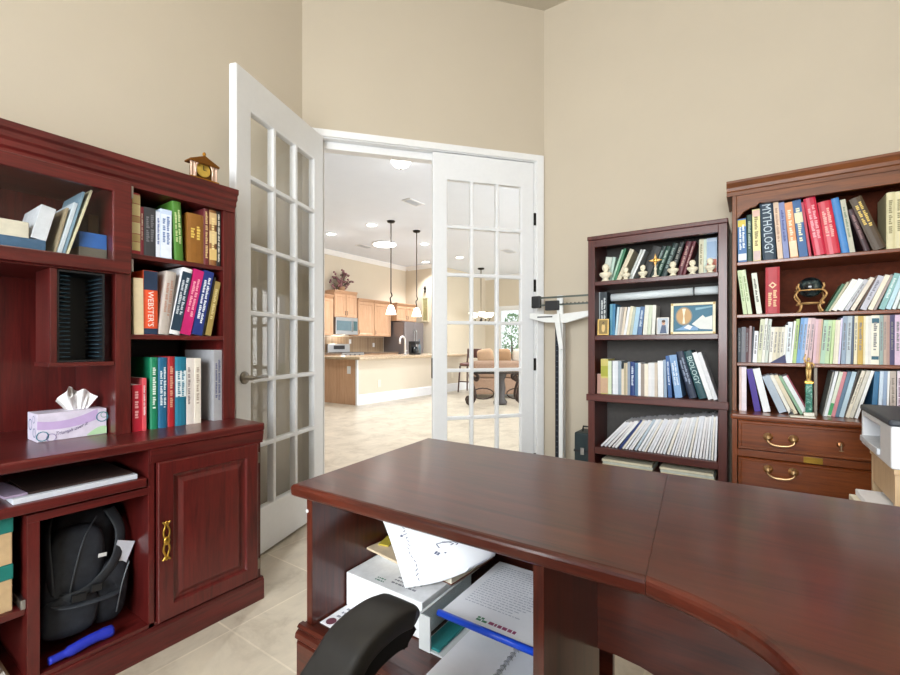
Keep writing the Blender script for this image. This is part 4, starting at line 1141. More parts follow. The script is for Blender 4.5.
def paint_b(mk, w, h, fw, d):
    flat(mk, [(fw, fw), (w - fw, fw), (w - fw, h - fw), (fw, h - fw)], '#b9c4d0', d, 'picture', -.0068)
    flat(mk, ell2(w * .55, h * .68, w * .14, h * .14), '#c89a80', d, 'picture_detail', -.0062)
    flat(mk, [(w * .25, fw * 1.2), (w * .8, fw * 1.2), (w * .72, h * .55), (w * .4, h * .55)], '#4a5a78', d, 'picture_detail', -.0063)
    flat(mk, ell2(w * .55, h * .78, w * .15, h * .08), '#4a3020', d, 'picture_detail', -.0059)
def paint_c(mk, w, h, fw, d):
    flat(mk, [(fw, fw), (w - fw, fw), (w - fw, h - fw), (fw, h - fw)], '#2f6a84', d, 'picture', -.0068)
    flat(mk, ell2(w * .3, h * .58, w * .19, h * .3, 28), '#8a8478', d, 'picture_detail', -.0063)
    flat(mk, ell2(w * .3, h * .58, w * .165, h * .26, 28), '#c19a66', d, 'picture_detail', -.0058)
    flat(mk, [(w * .27, h * .34), (w * .33, h * .34), (w * .31, h * .58), (w * .34, h * .82), (w * .26, h * .82), (w * .29, h * .58)], '#e6e0c8', d, 'picture_detail', -.0053)
    flat(mk, [(w * .48, h * .32), (w * .72, h * .6), (w * .78, h * .52), (w * .93, h * .58), (w * .93, h * .14), (w * .66, h * .16)], '#d8dcd8', d, 'picture_detail', -.0063)
    flat(mk, [(w * .1, h * .14), (w * .36, h * .3), (w * .62, h * .22), (w * .62, h * .12)], '#6f9ac4', d, 'picture_detail', -.0064)
    flat(mk, [(w * .3, h * .2), (w * .4, h * .31), (w * .5, h * .24), (w * .44, h * .14)], '#e2e6ea', d, 'picture_detail', -.0058)
    flat(mk, [(w * .56, h * .76), (w * .93, h * .84), (w * .93, h * .88), (w * .56, h * .84)], '#7aa8ba', d, 'picture_detail', -.0063)
    for qx, qz in ((fw * .5, fw * .5), (w - fw * .5, fw * .5), (fw * .5, h - fw * .5), (w - fw * .5, h - fw * .5)):
        flat(mk, ell2(qx, qz, fw * .46, fw * .46, 10), '#c8a860', d, 'corner_mount', .0002)
photo_frame(597.3, 608.5, 319, XF + .012, plain('#caa864', .35, .7), .008, 'photo_frame', 'tiny gold framed photo before the dark navy binder on the second shelf', paint_a)
photo_frame(656.5, 668.8, 317.5, XF + .03, plain('#e6e2dc', .5), .005, 'photo_frame', 'small white framed portrait photo beside the large blue print', paint_b)
photo_frame(670.5, 715.5, 302.5, XF + .035, plain('#e2d8b8', .4), .014, 'framed_print', 'large blue print with gold disc in a white and gold frame', paint_c, 5)
# paper rolls lying on the row of booklets
zr0 = 1.372
def roll(px0, px1, py0, py1, r, xx, label):
    ya, za, _ = on_x(px0, py0, xx); yb, zb, _ = on_x(px1, py1, xx)
    m = MB()
    ax = Vector((0, yb - ya, zb - za)); L = ax.length
    n = 14; pts = []
    prof = [(r, 0), (r, L), (r * .82, L), (r * .82, 0)]
    # open tube wall as one ring section
    vs, fs = [], []
    u = ax.normalized(); p1 = Vector((1, 0, 0)); p2 = u.cross(p1)
    for q, (rr_, l) in enumerate(prof):
        for k in range(n):
            a = 2 * math.pi * k / n
            vs.append(tuple(Vector((xx, ya, za)) + u * l + (p1 * math.cos(a) + p2 * math.sin(a)) * rr_))
    for q in range(4):
        for k in range(n):
            q2 = (q + 1) % 4; k2 = (k + 1) % n
            fs.append((q * n + k, q * n + k2, q2 * n + k2, q2 * n + k))
    m.add(vs, fs, True)
    o = m.build('paper_roll', plain('#dfe8ec', .7, 0, .03))
    tag(o, label, 'paper roll', 'paper rolls over the second shelf')
roll(611.5, 693, 297.8, 291.4, .024, XF + .10, 'long white paper roll lying across the booklets on the second shelf')
roll(695, 718.5, 291.2, 290, .024, XF + .10, 'shorter white paper roll end above the large blue print')

# flat magazines low in the dark bookcase
zlow = .335
for k, (pxa, pxb) in enumerate(((602, 652), (660, 714))):
    a0, a1 = ra(pxa, XF + .02), ra(pxb, XF + .02)
    for j in range(3):
        dd = .004 * math.sin(j * 2 + k)
        o = RF(XF + .02 + .004 * j).box(a0 + dd, a1 + dd, -.21, 0, zlow + .0005 + j * .014, zlow + .0135 + j * .014).build('magazine', plain(['#d9cfae', '#c9cfc6', '#e2dcc2'][j], .6), None, .001)
        tag(o, f"{['bottom', 'middle', 'top'][j]} cream magazine of the flat pile at the {['doorway', 'lateral file'][k]} end, dark bookcase's lowest opening", 'magazine', 'flat magazines in the lowest opening')

# globe on a brass stand
gx = XU + .085
y, zc_g, t = on_x(810, 287.5, gx)
gr = 10.2 * t / F
gz = zc_g
def globe_mat():
    m, nt, b = new_mat('dark_globe')
    n = noise(nt, coords(nt), 22, 5)
    nt.links.new(ramp(nt, n.outputs['Fac'], [(.45, lin('#15191c')), (.58, lin('#2c3a3c')), (.7, lin('#67706a'))]), b.inputs['Base Color'])
    b.inputs['Roughness'].default_value = .15
    return m
gl = thing('globe', 'small dark polished globe in a curled brass stand', 'globe', (gx, y, OB))
MB(M=Matrix.Translation((gx, y, gz))).ell((0, 0, 0), (gr, gr, gr), 1, 28, 18).build('sphere', globe_mat(), gl)
rm = MB(M=Matrix.Translation((gx, y, 0)))
zr = on_x(811, 290.8, gx)[1]
rm.tube([(1.12 * gr * math.cos(k * .2618), 1.12 * gr * math.sin(k * .2618), zr) for k in range(24)], .0035, 8, closed=True)
rm.build('ring', plain('#d2a66c', .4, .35), gl)
rm = MB(M=Matrix.Translation((gx, y, 0)))
zl = OB + .05
rm.tube([(.8 * gr * math.cos(k * .2618), .8 * gr * math.sin(k * .2618), zl) for k in range(24)], .0032, 8, closed=True)
rm.build('lower_ring', plain('#d2a66c', .4, .35), gl)
for k in range(4):
    a = math.pi / 4 + k * math.pi / 2; ca, sa = math.cos(a), math.sin(a)
    pts = bezier([(q * ca, q * sa, z) for q, z in ((1.3 * gr, zr + .032), (1.38 * gr, zr + .018), (1.2 * gr, zr + .002), (1.45 * gr, zr - .008), (1.62 * gr, zr - .022), (1.5 * gr, zr - .036), (1.2 * gr, zl + .008), (1.38 * gr, zl - .004), (1.0 * gr, zl - .006), (1.05 * gr, OB + .022), (1.3 * gr, OB + .006))], 4)
    MB(M=Matrix.Translation((gx, y, 0))).tube(pts, [.0042] * (len(pts) - 3) + [.005, .005, .004], 7).build('leg', plain('#d2a66c', .4, .35), gl)

# red volume gold diamond
bk = [o for o in bpy.data.objects if o.get('label', '').startswith('thick red hardback with gold diamond')][0]
m = MB((XU + .0125, 0, 0), (0, -1, 0), (-1, 0, 0))
yq = -ORG[bk.name].y + .0 ; yq = ra(772.6, XU + .012); zq_ = on_x(772.6, 285, XU)[1]
def dia(r): return [(yq, zq_ - r), (yq + r, zq_), (yq, zq_ + r), (yq - r, zq_)]
o4, i4 = dia(.017), dia(.009)
m.add([(p[0], .0045, p[1]) for p in o4 + i4], [(k, (k + 1) % 4, 4 + (k + 1) % 4, 4 + k) for k in range(4)])
m.build('gold_emblem', plain('#e3b58a', .4), bk)

# trophy in front of the lower partition
tx = XO + .085
y, z0_, t = on_x(808.7, 406, tx)
tr = thing('trophy', 'slim gold figure trophy with green column on the lateral file', 'trophy', (tx, y, ZO))
T = Matrix.Translation((tx, y, ZO))
zc1 = on_x(808.7, 381, tx)[1] - ZO; ztop = on_x(808.7, 354, tx)[1] - ZO
hw = 2.75 * t / F
MB(M=T).box(-hw * 1.5, hw * 1.5, -hw * 1.5, hw * 1.5, 0.0005, .02).build('base', plain('#e2ded2', .4), tr, .002)
def marble():
    m, nt, b = new_mat('green_marble')
    n = noise(nt, coords(nt), 40, 5, .6, 2)
    nt.links.new(ramp(nt, n.outputs['Fac'], [(.4, lin('#1c5a4a')), (.55, lin('#3f8a76')), (.66, lin('#bcd6cc'))]), b.inputs['Base Color'])
    b.inputs['Roughness'].default_value = .2
    return m
MB(M=T).box(-hw, hw, -hw, hw, .02, zc1 - .012).build('column', marble(), tr, .003)
MB(M=T).box(-hw * 1.3, hw * 1.3, -hw * 1.3, hw * 1.3, zc1 - .012, zc1).build('cap', GOLD, tr, .002)
fh = ztop - zc1
g = MB(M=Matrix.Translation((tx, y, ZO + zc1)) @ Matrix.Scale(fh, 4))
g.lathe([(.09, 0), (.1, .03), (.05, .06), (.035, .1)], seg=12)
g.tube([(0, .035, .05), (0, .04, .25), (0, .04, .45)], [.03, .04, .05], 8); g.tube([(0, -.035, .05), (0, -.04, .25), (0, -.04, .45)], [.03, .04, .05], 8)
g.tube([(0, 0, .43), (0, 0, .55), (0, 0, .68), (0, 0, .72)], [.08, .07, .09, .03], 10)
g.ell((0, 0, .81), (.05, .05, .065), 1, 10, 8)
g.tube([(0, .08, .68), (0, .14, .82), (0, .09, .99)], [.03, .026, .02], 8); g.tube([(0, -.08, .68), (0, -.16, .6), (0, -.1, .48)], [.03, .026, .02], 8)
g.build('victory_figure', plain('#dcb878', .35, .4), tr)
# white card and clip at the trophy's foot
ca0 = on_x(790, 409, XO + .04)[0]; ca1 = on_x(815, 409, XO + .04)[0]
o = MB().box(XO + .01, XO + .06, ca1, ca0, ZO + .0005, ZO + .006).build('name_card', plain('#e4dfd2', .6), None, .001)
tag(o, 'cream card lying flat at the foot of the trophy', 'card')
yk = on_x(791.5, 404, XO + .1)[0]
m = MB(M=Matrix.Translation((XO + .095, yk, ZO))); m.prism([(-.012, 0), (.012, 0), (.004, .016), (-.004, .016)], 'a', -.01, .01); m.tube([(0, 0, .014), (0, .006, .024), (0, 0, .03), (0, -.006, .024), (0, 0, .014)], .0012, 6)
tag(m.build('binder_clip', BLACK), 'small black binder clip on the lateral file beside the trophy', 'clip')
# navy pamphlet fallen before the third shelf journals
yp0 = on_x(770, 361, XU + .004)[0]; yp1 = on_x(785, 354.5, XU + .004)[0]; zp1 = on_x(785, 354.5, XU + .004)[1]
L_ = yp0 - yp1
m = RF(XU + .0115).prism([(-yp0, OC + .0005), (-yp1 + .006, OC + .0005), (-yp1, zp1)], 'b', .0005, .0025)
tag(m.build('pamphlet', plain('#20245a', .5)), 'navy pamphlet slumped before the stone coloured journals on the third shelf', 'pamphlet')

# mantel clock on the hutch
kx0, kx1 = on_y(190, 170, YU - .012)[0], on_y(219, 180, YU - .012)[0]
yk = YU - .012
kz = lambda px, py: on_y(px, py, yk)[1]
kc = (kx0 + kx1) / 2; kw = (kx1 - kx0) / 2
ztp = kz(203, 152); zev = kz(203, 163)
ck_ = thing('mantel_clock', 'little brass temple shaped clock on top of the hutch', 'clock', (kc, yk + .03, ZH))
K = lambda: MB((kc, yk, 0), (1, 0, 0), (0, -1, 0))
CLK = plain('#a8741f', .35, .75, .1); CLK2 = plain('#d9b9a4', .35, .5)
K().box(-kw, kw, -.06, .004, ZH + .0005, ZH + .012).build('base', CLK, ck_, .002)
K().prism([(-kw * 1.03, zev - .004), (kw * 1.03, zev - .004), (kw * 1.03, zev + .004), (0, ztp - .014), (-kw * 1.03, zev + .004)], 'b', -.045, .004).build('pediment', plain('#7a4c18', .4, .6, .1), ck_, .002)
K().ell((0, -.005, ztp - .006), (.007, .007, .009), 1, 10, 8).build('finial', CLK, ck_)
for sg in (-1, 1):
    for q in (.86, .66):
        mb = K(); mb.lathe([(.006, ZH + .012), (.0045, ZH + .018), (.0045, zev - .012), (.006, zev - .004)], (sg * kw * q, -.006, 0), 10); mb.build('column', CLK2, ck_)
mb = K()
zc0 = ZH + .014; rr_ = kw * .52; cz_ = zc0 + rr_ + .006
arc = [(rr_ * 1.12 * math.cos(a), cz_ + rr_ * 1.12 * math.sin(a)) for a in [math.pi * k / 14 for k in range(15)]]
mb.tube([(rr_ * 1.12, -.004, zc0)] + [(p[0], -.004, p[1]) for p in arc] + [(-rr_ * 1.12, -.004, zc0)], .004, 8)
mb.build('arch', CLK2, ck_)
K().box(-kw * .6, kw * .6, -.055, -.016, zc0 - .001, zev - .005).build('case', plain('#5a3a14', .4, .5), ck_)
mb = K(); mb.M = Matrix.Translation((0, -.015, cz_)) @ Matrix.Rotation(R(-90), 4, 'X')
mb.lathe([(rr_ * .92, 0), (rr_ * .95, .003), (rr_ * .86, .004), (0, .004)], seg=28)
dial = mb.build('dial', plain('#e0c05a', .35, .6), ck_)
mb = K(); mb.box(-.0012, .0012, -.0108, -.0098, cz_, cz_ + rr_ * .6); mb.box(0, rr_ * .4, -.0108, -.0098, cz_ - .0012, cz_ + .0012); mb.build('hands', BLACK, dial)

# ---------------- tissue box
tzc = ZC + .0005
pA = on_z(37, 443, ZC); 
tb_y = pA[1] ; tb_x0 = pA[0]; tb_x1 = v0 - .006
tz1 = on_y(37, 414.5, tb_y)[1]
tb = thing('tissue_box', 'lilac and white tissue box on the credenza beside the hutch divider', 'tissue box', ((tb_x0 + tb_x1) / 2, tb_y + .055, ZC))
TL = lambda: MB((0, tb_y, 0), (1, 0, 0), (0, -1, 0))
TL().box(tb_x0, tb_x1, -.11, 0, tzc, tz1).build('carton', plain('#d9d2e4', .55), tb, .0015)
w_, h_ = tb_x1 - tb_x0, tz1 - tzc
def pt(u, v): return (tb_x0 + u * w_, .0006, tzc + v * h_)
m = TL(); n = 16
lo = [pt(k / n, .02) for k in range(n + 1)]
m2 = []
def band(f0, f1, col, u0=0, u1=1, b=.0006):
    m = TL()
    vs = []
    for k in range(n + 1):
        u = u0 + (u1 - u0) * k / n
        p = pt(u, f0(u)); q = pt(u, f1(u)); vs += [(p[0], b, p[2]), (q[0], b, q[2])]
    m.add(vs, [(2 * k, 2 * k + 2, 2 * k + 3, 2 * k + 1) for k in range(n)])
    m.build('printed_band', plain(col, .5, 0, .04), tb)
band(lambda u: .45 - .35 * u + .62 * u * u, lambda u: min(.99, .75 - .5 * u + .95 * u * u), '#c3abd8', 0, .86)
band(lambda u: .02, lambda u: .02 + .3 * math.sin((u - .68) / .32 * math.pi * .62) ** 1.0 if u > .68 else .02, '#b4d8ae', .7, 1)
def ringp(cu, cv, r, col, nm='printed_swirl'):
    m = TL(); p = pt(cu, cv); k_ = 20; vs = []
    for k in range(k_):
        a = 2 * math.pi * k / k_
        for q in (r, r * .82): vs.append((p[0] + q * math.cos(a), .0011, max(tzc + .001, min(tz1 - .001, p[2] + q * math.sin(a)))))
    m.add(vs, [(2 * k, (2 * k + 2) % (2 * k_), (2 * k + 3) % (2 * k_), 2 * k + 1) for k in range(k_)])
    m.build(nm, plain(col, .5, 0, .04), tb)
ringp(.07, .2, .017, '#3f7f96'); ringp(.19, .12, .014, '#9a8ab8'); ringp(.93, .68, .019, '#3f7f96'); ringp(.96, .75, .011, '#62a89a')
vs, fs, th = text_geo('Triumph over it', .3)
m = TL(); L = w_ * .46
m.add([(tb_x0 + w_ * .25 + x * L, .0013, tzc + h_ * (.14 + .22 * x * x + .05 * x) + y * L * 1.25) for x, y in vs], fs)
m.build('lettering', plain('#4a3a7a', .5, 0, .04), tb)
# swirls on the end panel that faces the open side
m = MB((tb_x0, tb_y, 0), (0, 1, 0), (-1, 0, 0))
for cb, cc, r in ((.03, .03, .016), (.075, .055, .02), (.035, .075, .013)):
    k_ = 16; vs = []
    for k in range(k_):
        a = 2 * math.pi * k / k_
        for q in (r, r * .8): vs.append((cb + q * math.cos(a), .0006, min(tz1 - .001, tzc + cc + q * math.sin(a))))
    m.add(vs, [(2 * k, (2 * k + 2) % (2 * k_), (2 * k + 3) % (2 * k_), 2 * k + 1) for k in range(k_)])
m.build('printed_swirl', plain('#5a6a9a', .5, 0, .04), tb)
tcx = on_y(76, 400, tb_y + .055)[0]
ths = on_y(76, 386, tb_y + .055)[1] - tz1
hw_ = on_y(95, 400, tb_y + .055)[0] - tcx
def tissue(u, v):
    x = (u - .5) * 2
    top = .35 + .65 * math.exp(-((x + .35) / .45) ** 2) + .4 * math.exp(-((x - .45) / .45) ** 2)
    zz = v * ths * min(top, 1.02)
    spread = .55 + .45 * v
    xx = tcx + x * hw_ * spread
    yy = .012 * math.sin(x * 7 + v * 2) * (.4 + v) + .01 * math.sin(x * 15 + 1) * v
    return (xx, -(.055 + yy) , tz1 - .002 + zz)
m = TL(); m.M = None
vs, fs = [], []
NU, NV = 36, 12
for o_ in (0, .001):
    for i_ in range(NU + 1):
        for j_ in range(NV + 1):
            p = tissue(i_ / NU, j_ / NV); vs.append((p[0], p[1] + o_, p[2]))
K_ = (NU + 1) * (NV + 1); q = lambda i_, j_, o_: o_ * K_ + i_ * (NV + 1) + j_
for i_ in range(NU):
    for j_ in range(NV):
        fs.append((q(i_, j_, 0), q(i_ + 1, j_, 0), q(i_ + 1, j_ + 1, 0), q(i_, j_ + 1, 0))); fs.append((q(i_, j_, 1), q(i_, j_ + 1, 1), q(i_ + 1, j_ + 1, 1), q(i_ + 1, j_, 1)))
    fs.append((q(i_, NV, 0), q(i_ + 1, NV, 0), q(i_ + 1, NV, 1), q(i_, NV, 1)))
m.add(vs, fs, True)
# a second fold in front
def tissue2(u, v):
    x = (u - .5) * 2
    zz = v * ths * (.5 + .4 * math.exp(-((x - .2) / .5) ** 2))
    return (tcx + .1 * hw_ + x * hw_ * (.45 + .5 * v), -(.055 - .018 * v - .006 * math.sin(x * 8)), tz1 - .002 + zz)
vs, fs = [], []
for i_ in range(NU + 1):
    for j_ in range(NV + 1): vs.append(tissue2(i_ / NU, j_ / NV))
for i_ in range(NU):
    for j_ in range(NV): fs.append((q(i_, j_, 0), q(i_ + 1, j_, 0), q(i_ + 1, j_ + 1, 0), q(i_, j_ + 1, 0)))
m.add(vs, fs, True)
m.build('tissue', plain('#ecebea', .9, 0, .02), tb)

# ---------------- things behind the hutch's glass door
fz = zd0 + .0205
gy = lambda d: YU + d
def block(name, px0, px1, py0, dep0, dep1, z0, col, label, cat, rough=.6, bev=.002, group=None):
    x0, x1 = on_y(px0, 230, gy(dep0))[0], on_y(px1, 230, gy(dep0))[0]
    z1 = on_y((px0 + px1) / 2, py0, gy(dep0))[1]
    o = MB().box(x0, x1, gy(dep0), gy(dep1), z0 + .0005, z1).build(name, plain(col, rough), None, bev)
    tag(o, label, cat, group); return o, z1
o, zz = block('flat_box', -12, 46, 236.5, .05, .3, fz, '#3d6080', 'flat blue box under the cream carton behind the glass door', 'box')
zz_flat = zz
o, zz2 = block('carton', -12, 29, 219, .07, .25, zz, '#d9d0bd', 'cream carton on the flat blue box behind the glass door', 'box')
o, zz = block('storage_box', 79, 107, 248, .07, .26, fz, '#6a6458', 'grey brown box under the bright blue one behind the glass door', 'box')
o, zz = block('storage_box', 79, 107, 233, .075, .26, zz, '#2f66b0', 'bright blue box on the grey brown one behind the glass door', 'box')
o, zz2 = block('carton', 88, 99, 215, .15, .25, zz, '#6b5138', 'brown carton on the bright blue box behind the glass door', 'box')
zflat = zz_flat
def leaner(name, pb0, pb1, ptx, pty, dep, L, col, label, cat, group=None, fz=fz):
    x0, x1 = on_y(pb0, 250, gy(dep))[0], on_y(pb1, 250, gy(dep))[0]
    xt, zt, _ = on_y(ptx, pty, gy(dep))
    a = math.atan2(xt - (x0 + x1) / 2, zt - fz); w = (x1 - x0) * math.cos(a); h = (zt - fz) / math.cos(a) - w * math.sin(abs(a)) / 2
    Mx = Matrix.Translation((x1 if a > 0 else x0, 0, fz + .0006)) @ Matrix.Rotation(a, 4, 'Y')
    m = MB(M=Mx); m.box(-w if a > 0 else 0, 0 if a > 0 else w, gy(dep), gy(dep) + L, 0, h)
    o = m.build(name, plain(col, .6), None, .0008); tag(o, label, cat, group)
leaner('paper_pad', 30, 46, 49, 207, .07, .2, '#d6d8de', 'thick stack of white papers leaning behind the glass door', 'paper stack', None, zflat)
leaner('folder', 51, 53.5, 68, 208, .06, .2, '#9a8a70', 'tan folder leaning on the white papers behind the glass door', 'folder', 'leaning folders behind the glass door')
leaner('folder', 54, 58.5, 76, 203, .055, .2, '#cdd6de', 'pale blue folder leaning behind the glass door, second of the row', 'folder', 'leaning folders behind the glass door')
leaner('folder', 59, 62, 84, 192, .055, .2, '#7f9cb0', 'blue folder leaning behind the glass door, third of the row', 'folder', 'leaning folders behind the glass door')
leaner('folder', 63, 65.5, 92, 190.5, .05, .2, '#d8cfae', 'cream folder leaning behind the glass door, last of the row', 'folder', 'leaning folders behind the glass door')

# ---------------- keyboard tray magazines
zt0 = ztray1 + .0006
def sheaf(name, px0, px1, d0, d1, z0, th, col, label, cat, rot=0, mat=None):
    x0, x1 = on_y(px0, 490, YB0)[0], on_y(px1, 490, YB0)[0]
    c = Vector(((x0 + x1) / 2, YB0 + (d0 + d1) / 2, z0))
    m = MB(M=Matrix.Translation(c) @ Matrix.Rotation(R(rot), 4, 'Z')); m.box((x0 - x1) / 2, (x1 - x0) / 2, (d0 - d1) / 2, (d1 - d0) / 2, 0, th)
    o = m.build(name, mat or plain(col, .5), None, .001); tag(o, label, cat); return o
mg = sheaf('atlas', 14, 139, .012, .27, zt0, .016, '#cfd3dc', 'large white edged magazine on the keyboard tray', 'magazine')
cv = sheaf('magazine', 32, 136, .03, .26, zt0 + .017, .006, '#33231f', 'dark brown covered magazine on top of the white one on the tray', 'magazine')
sheaf('magazine', 3, 27.5, .03, .24, zt0 + .017, .007, '#9d8ca4', 'mauve and white magazine end hanging over the tray edge', 'magazine', 4)

# ---------------- tan file boxes on the pull out shelf
zb = zsh + .0006
bx1 = on_y(13.5, 560, YB0 + .03)[0]
zb_top = min(.588, on_y(8, 513.5, YB0 + .03)[1]); hb_ = (zb_top - zb) / 2 - .001
for k, nm_ in enumerate(('lower', 'upper')):
    z = zb + k * (hb_ + .001)
    d = thing('file_box', f'{nm_} tan file box with teal lid on the pull out shelf', 'box', (bx1 - .14, YB0 + .17, z), 'tan file boxes')
    MB().box(bx1 - .28, bx1 - .002, YB0 + .032, YB0 + .32, z, z + hb_ * .68).build('carton', plain('#bfa27a', .7), d, .002)
    MB().box(bx1 - .282, bx1, YB0 + .03, YB0 + .322, z + hb_ * .68, z + hb_).build('lid', plain('#0f6f66', .6), d, .002)
d = thing('file_box', 'brown carton with grey band between the tan boxes and the partition', 'box', (bx1 + .035, YB0 + .25, zb))
MB().box(bx1 + .006, P0 - .016, YB0 + .14, YB0 + .4, zb, zb + .26).build('carton', plain('#6f5334', .7), d, .002)
MB().box(bx1 + .005, P0 - .015, YB0 + .139, YB0 + .401, zb + .125, zb + .15).build('tape_band', plain('#4d4a48', .6), d)

# ---------------- backpack in the compartment
FAB = plain('#23262d', .7, 0, .3, .35)
FAB2 = plain('#2d3139', .65, 0, .25, .35)
cxm = (P1 + C1) / 2
bz = .1085
bp = thing('backpack', 'black backpack with straps and buckles standing in the open compartment', 'backpack', (cxm, YB0 + .2, bz))
by = YB0 + .235
Mt = Matrix.Translation((cxm - .004, by, bz + .013)) @ Matrix.Rotation(R(6), 4, 'Y') @ Matrix.Diagonal((1.06, 1.05, .965, 1))
def fabblob(c, r, e, nm, mt, rot=None, par=bp):
    mb = MB(M=Mt if rot is None else Mt @ rot)
    mb.ell(c, r, e, 24, 16)
    return mb.build(nm, mt, par)
fabblob((-.015, .03, .215), (.098, .12, .205), .55, 'main_bag', FAB)
fabblob((-.045, -.095, .2), (.075, .05, .17), .6, 'front_pocket', FAB2)
fabblob((.055, -.1, .12), (.05, .045, .11), .6, 'side_pouch', FAB)
fabblob((-.05, -.13, .085), (.07, .035, .07), .6, 'lower_pocket', FAB2)
mb = MB(M=Mt); mb.tube(bezier([(-.03, .0, .415), (-.02, -.02, .435), (.02, -.02, .435), (.035, 0, .41)], 5), .008, 8, flat=.6); mb.build('grab_handle', FAB2, bp)
mb = MB(M=Mt); mb.tube(bezier([(.045, -.06, .40), (.07, -.1, .33), (.055, -.135, .24), (.0, -.15, .17), (-.06, -.16, .15), (-.1, -.12, .15)], 6), .018, 8, flat=.25, up=(.3, -1, 0)); mb.build('shoulder_strap', plain('#2c3036', .65), bp)
mb = MB(M=Mt); mb.tube(bezier([(.07, -.05, .28), (.098, -.09, .2), (.108, -.09, .15), (.092, -.12, .12), (.06, -.14, .15)], 6), .008, 8, flat=.4); mb.build('side_strap', FAB2, bp)
for (c, r) in (((-.045, -.172, .15), (.018, .006, .012)), ((.0, -.166, .165), (.014, .006, .012))):
    mb = MB(M=Mt); mb.box(c[0] - r[0], c[0] + r[0], c[1] - r[1], c[1] + r[1], c[2] - r[2], c[2] + r[2]); mb.build('buckle', BLACK, bp, .002)
mb = MB(M=Mt); mb.tube(bezier([(-.065, -.148, .04), (-.06, -.152, .2), (-.04, -.14, .33), (0, -.1, .39)], 6), .0022, 6); mb.build('zip', plain('#5a5f66', .4, .5), bp)
mb = MB(M=Mt); mb.tube(bezier([(.07, -.15, .05), (.075, -.155, .15), (.09, -.15, .22)], 6), .002, 6); mb.build('zip', plain('#6f747a', .4, .5), bp)
mb = MB(M=Mt); mb.box(-.002, .02, -.158, -.155, .262, .274); mb.build('tag', plain('#d8d8d8', .6), bp)
mb = MB(M=Mt); mb.tube(bezier([(-.1, -.1, .15), (-.09, -.16, .13), (-.02, -.175, .125), (.06, -.15, .12), (.095, -.09, .13)], 6), .012, 8, flat=.25, up=(0, -.2, 1)); mb.build('compression_strap', plain('#3a3f47', .6), bp)
mb = MB(M=Mt); mb.tube(bezier([(-.1, -.03, .40), (-.12, -.1, .34), (-.115, -.14, .24), (-.1, -.13, .16)], 6), .014, 8, flat=.3, up=(-1, -.4, 0)); mb.build('shoulder_strap', plain('#30343b', .65), bp)
# white card tucked into it, blue umbrella below
wc = [on_y(118, 540, YB0 + .1), on_y(135, 541, YB0 + .1), on_y(121, 575, YB0 + .1), on_y(107, 573, YB0 + .1)]
m = MB((0, YB0 + .1, 0), (1, 0, 0), (0, -1, 0)).prism([(p[0], p[1]) for p in wc], 'b', -.002, 0)
tag(m.build('paper_card', plain('#c9ccd6', .7)), 'white paper card tucked behind the backpack strap', 'card')
xa, xb = on_y(68, 668, YB0 + .03)[0], on_y(112, 640, YB0 + .03)[0]
m = MB(); m.tube(bezier([(xa - .05, YB0 + .015, bz + .019), (xa, YB0 + .02, bz + .019), ((xa + xb) / 2, YB0 + .026, bz + .024), (xb, YB0 + .032, bz + .02)], 6), [.012] * 6 + [.017] * 9 + [.019] * 4, 10)
o = m.build('folding_umbrella', plain('#1f2fb0', .5), None); tag(o, 'bright blue folded umbrella lying before the backpack', 'umbrella')
for k in range(3):
    o = MB().box(bx1 - .25, bx1 - .004 - .01 * k, YB0 + .03 + .012 * k, YB0 + .26, bz + .0005 + .0125 * k, bz + .0125 + .0125 * k).build('paper_stack', plain(['#b9a88c', '#c9c4bc', '#a08a70'][k], .7), None, .001)
    tag(o, f"{['bottom', 'middle', 'top'][k]} paper folder lying on the credenza floor below the tan boxes", 'folder', 'folders on the credenza floor')
# ================================================================ papers in the desk cubby
zc = zcs + .0006
def inkblocks(m, x0, x1, y0, y1, z, rows, rnd, fill=.8, hgt=.45):
    """unreadable lines of small print on a flat sheet; rows run along -y (as the reader at the chair sees them)"""
    for r in range(rows):
        x = x1 - (x1 - x0) * (r + .5) / rows; hh = (x1 - x0) / rows * hgt
        y = y1; end = y1 - (y1 - y0) * rnd.uniform(fill * .6, fill)
        while y > end:
            L = rnd.uniform(.003, .012)
            m.add([(x, y, z), (x, y - L, z), (x + hh, y - L, z), (x + hh, y, z)], [(0, 1, 2, 3)]); y -= L + .0025
rnd = random.Random(9)
INK = plain('#8d8f98', .7, 0, .05)
# flat sheet with round mark
sx0, sx1, sy0, sy1 = .724, .925, .70, .882
d = thing('paper_sheet', 'white printed sheet with round maroon mark lying at the end panel', 'paper', ((sx0 + sx1) / 2, (sy0 + sy1) / 2, zc))
MB().box(sx0, sx1, sy0, sy1, zc, zc + .0015).build('sheet', PAPER, d)
m = MB(); inkblocks(m, sx0 + .03, sx1 - .02, sy0 + .02, sy1 - .015, zc + .0017, 9, rnd); m.build('printing', INK, d)
pc_ = on_z(328, 622, zc); pc_ = (max(sx0 + .018, pc_[0]), min(sy1 - .02, pc_[1]))
m = MB(); m.prism([(pc_[0] + .013 * math.cos(k * .42), pc_[1] + .013 * math.sin(k * .42)) for k in range(15)], 'c', zc + .0015, zc + .0021); m.build('round_mark', plain('#6a3a48', .6, 0, .2), d)
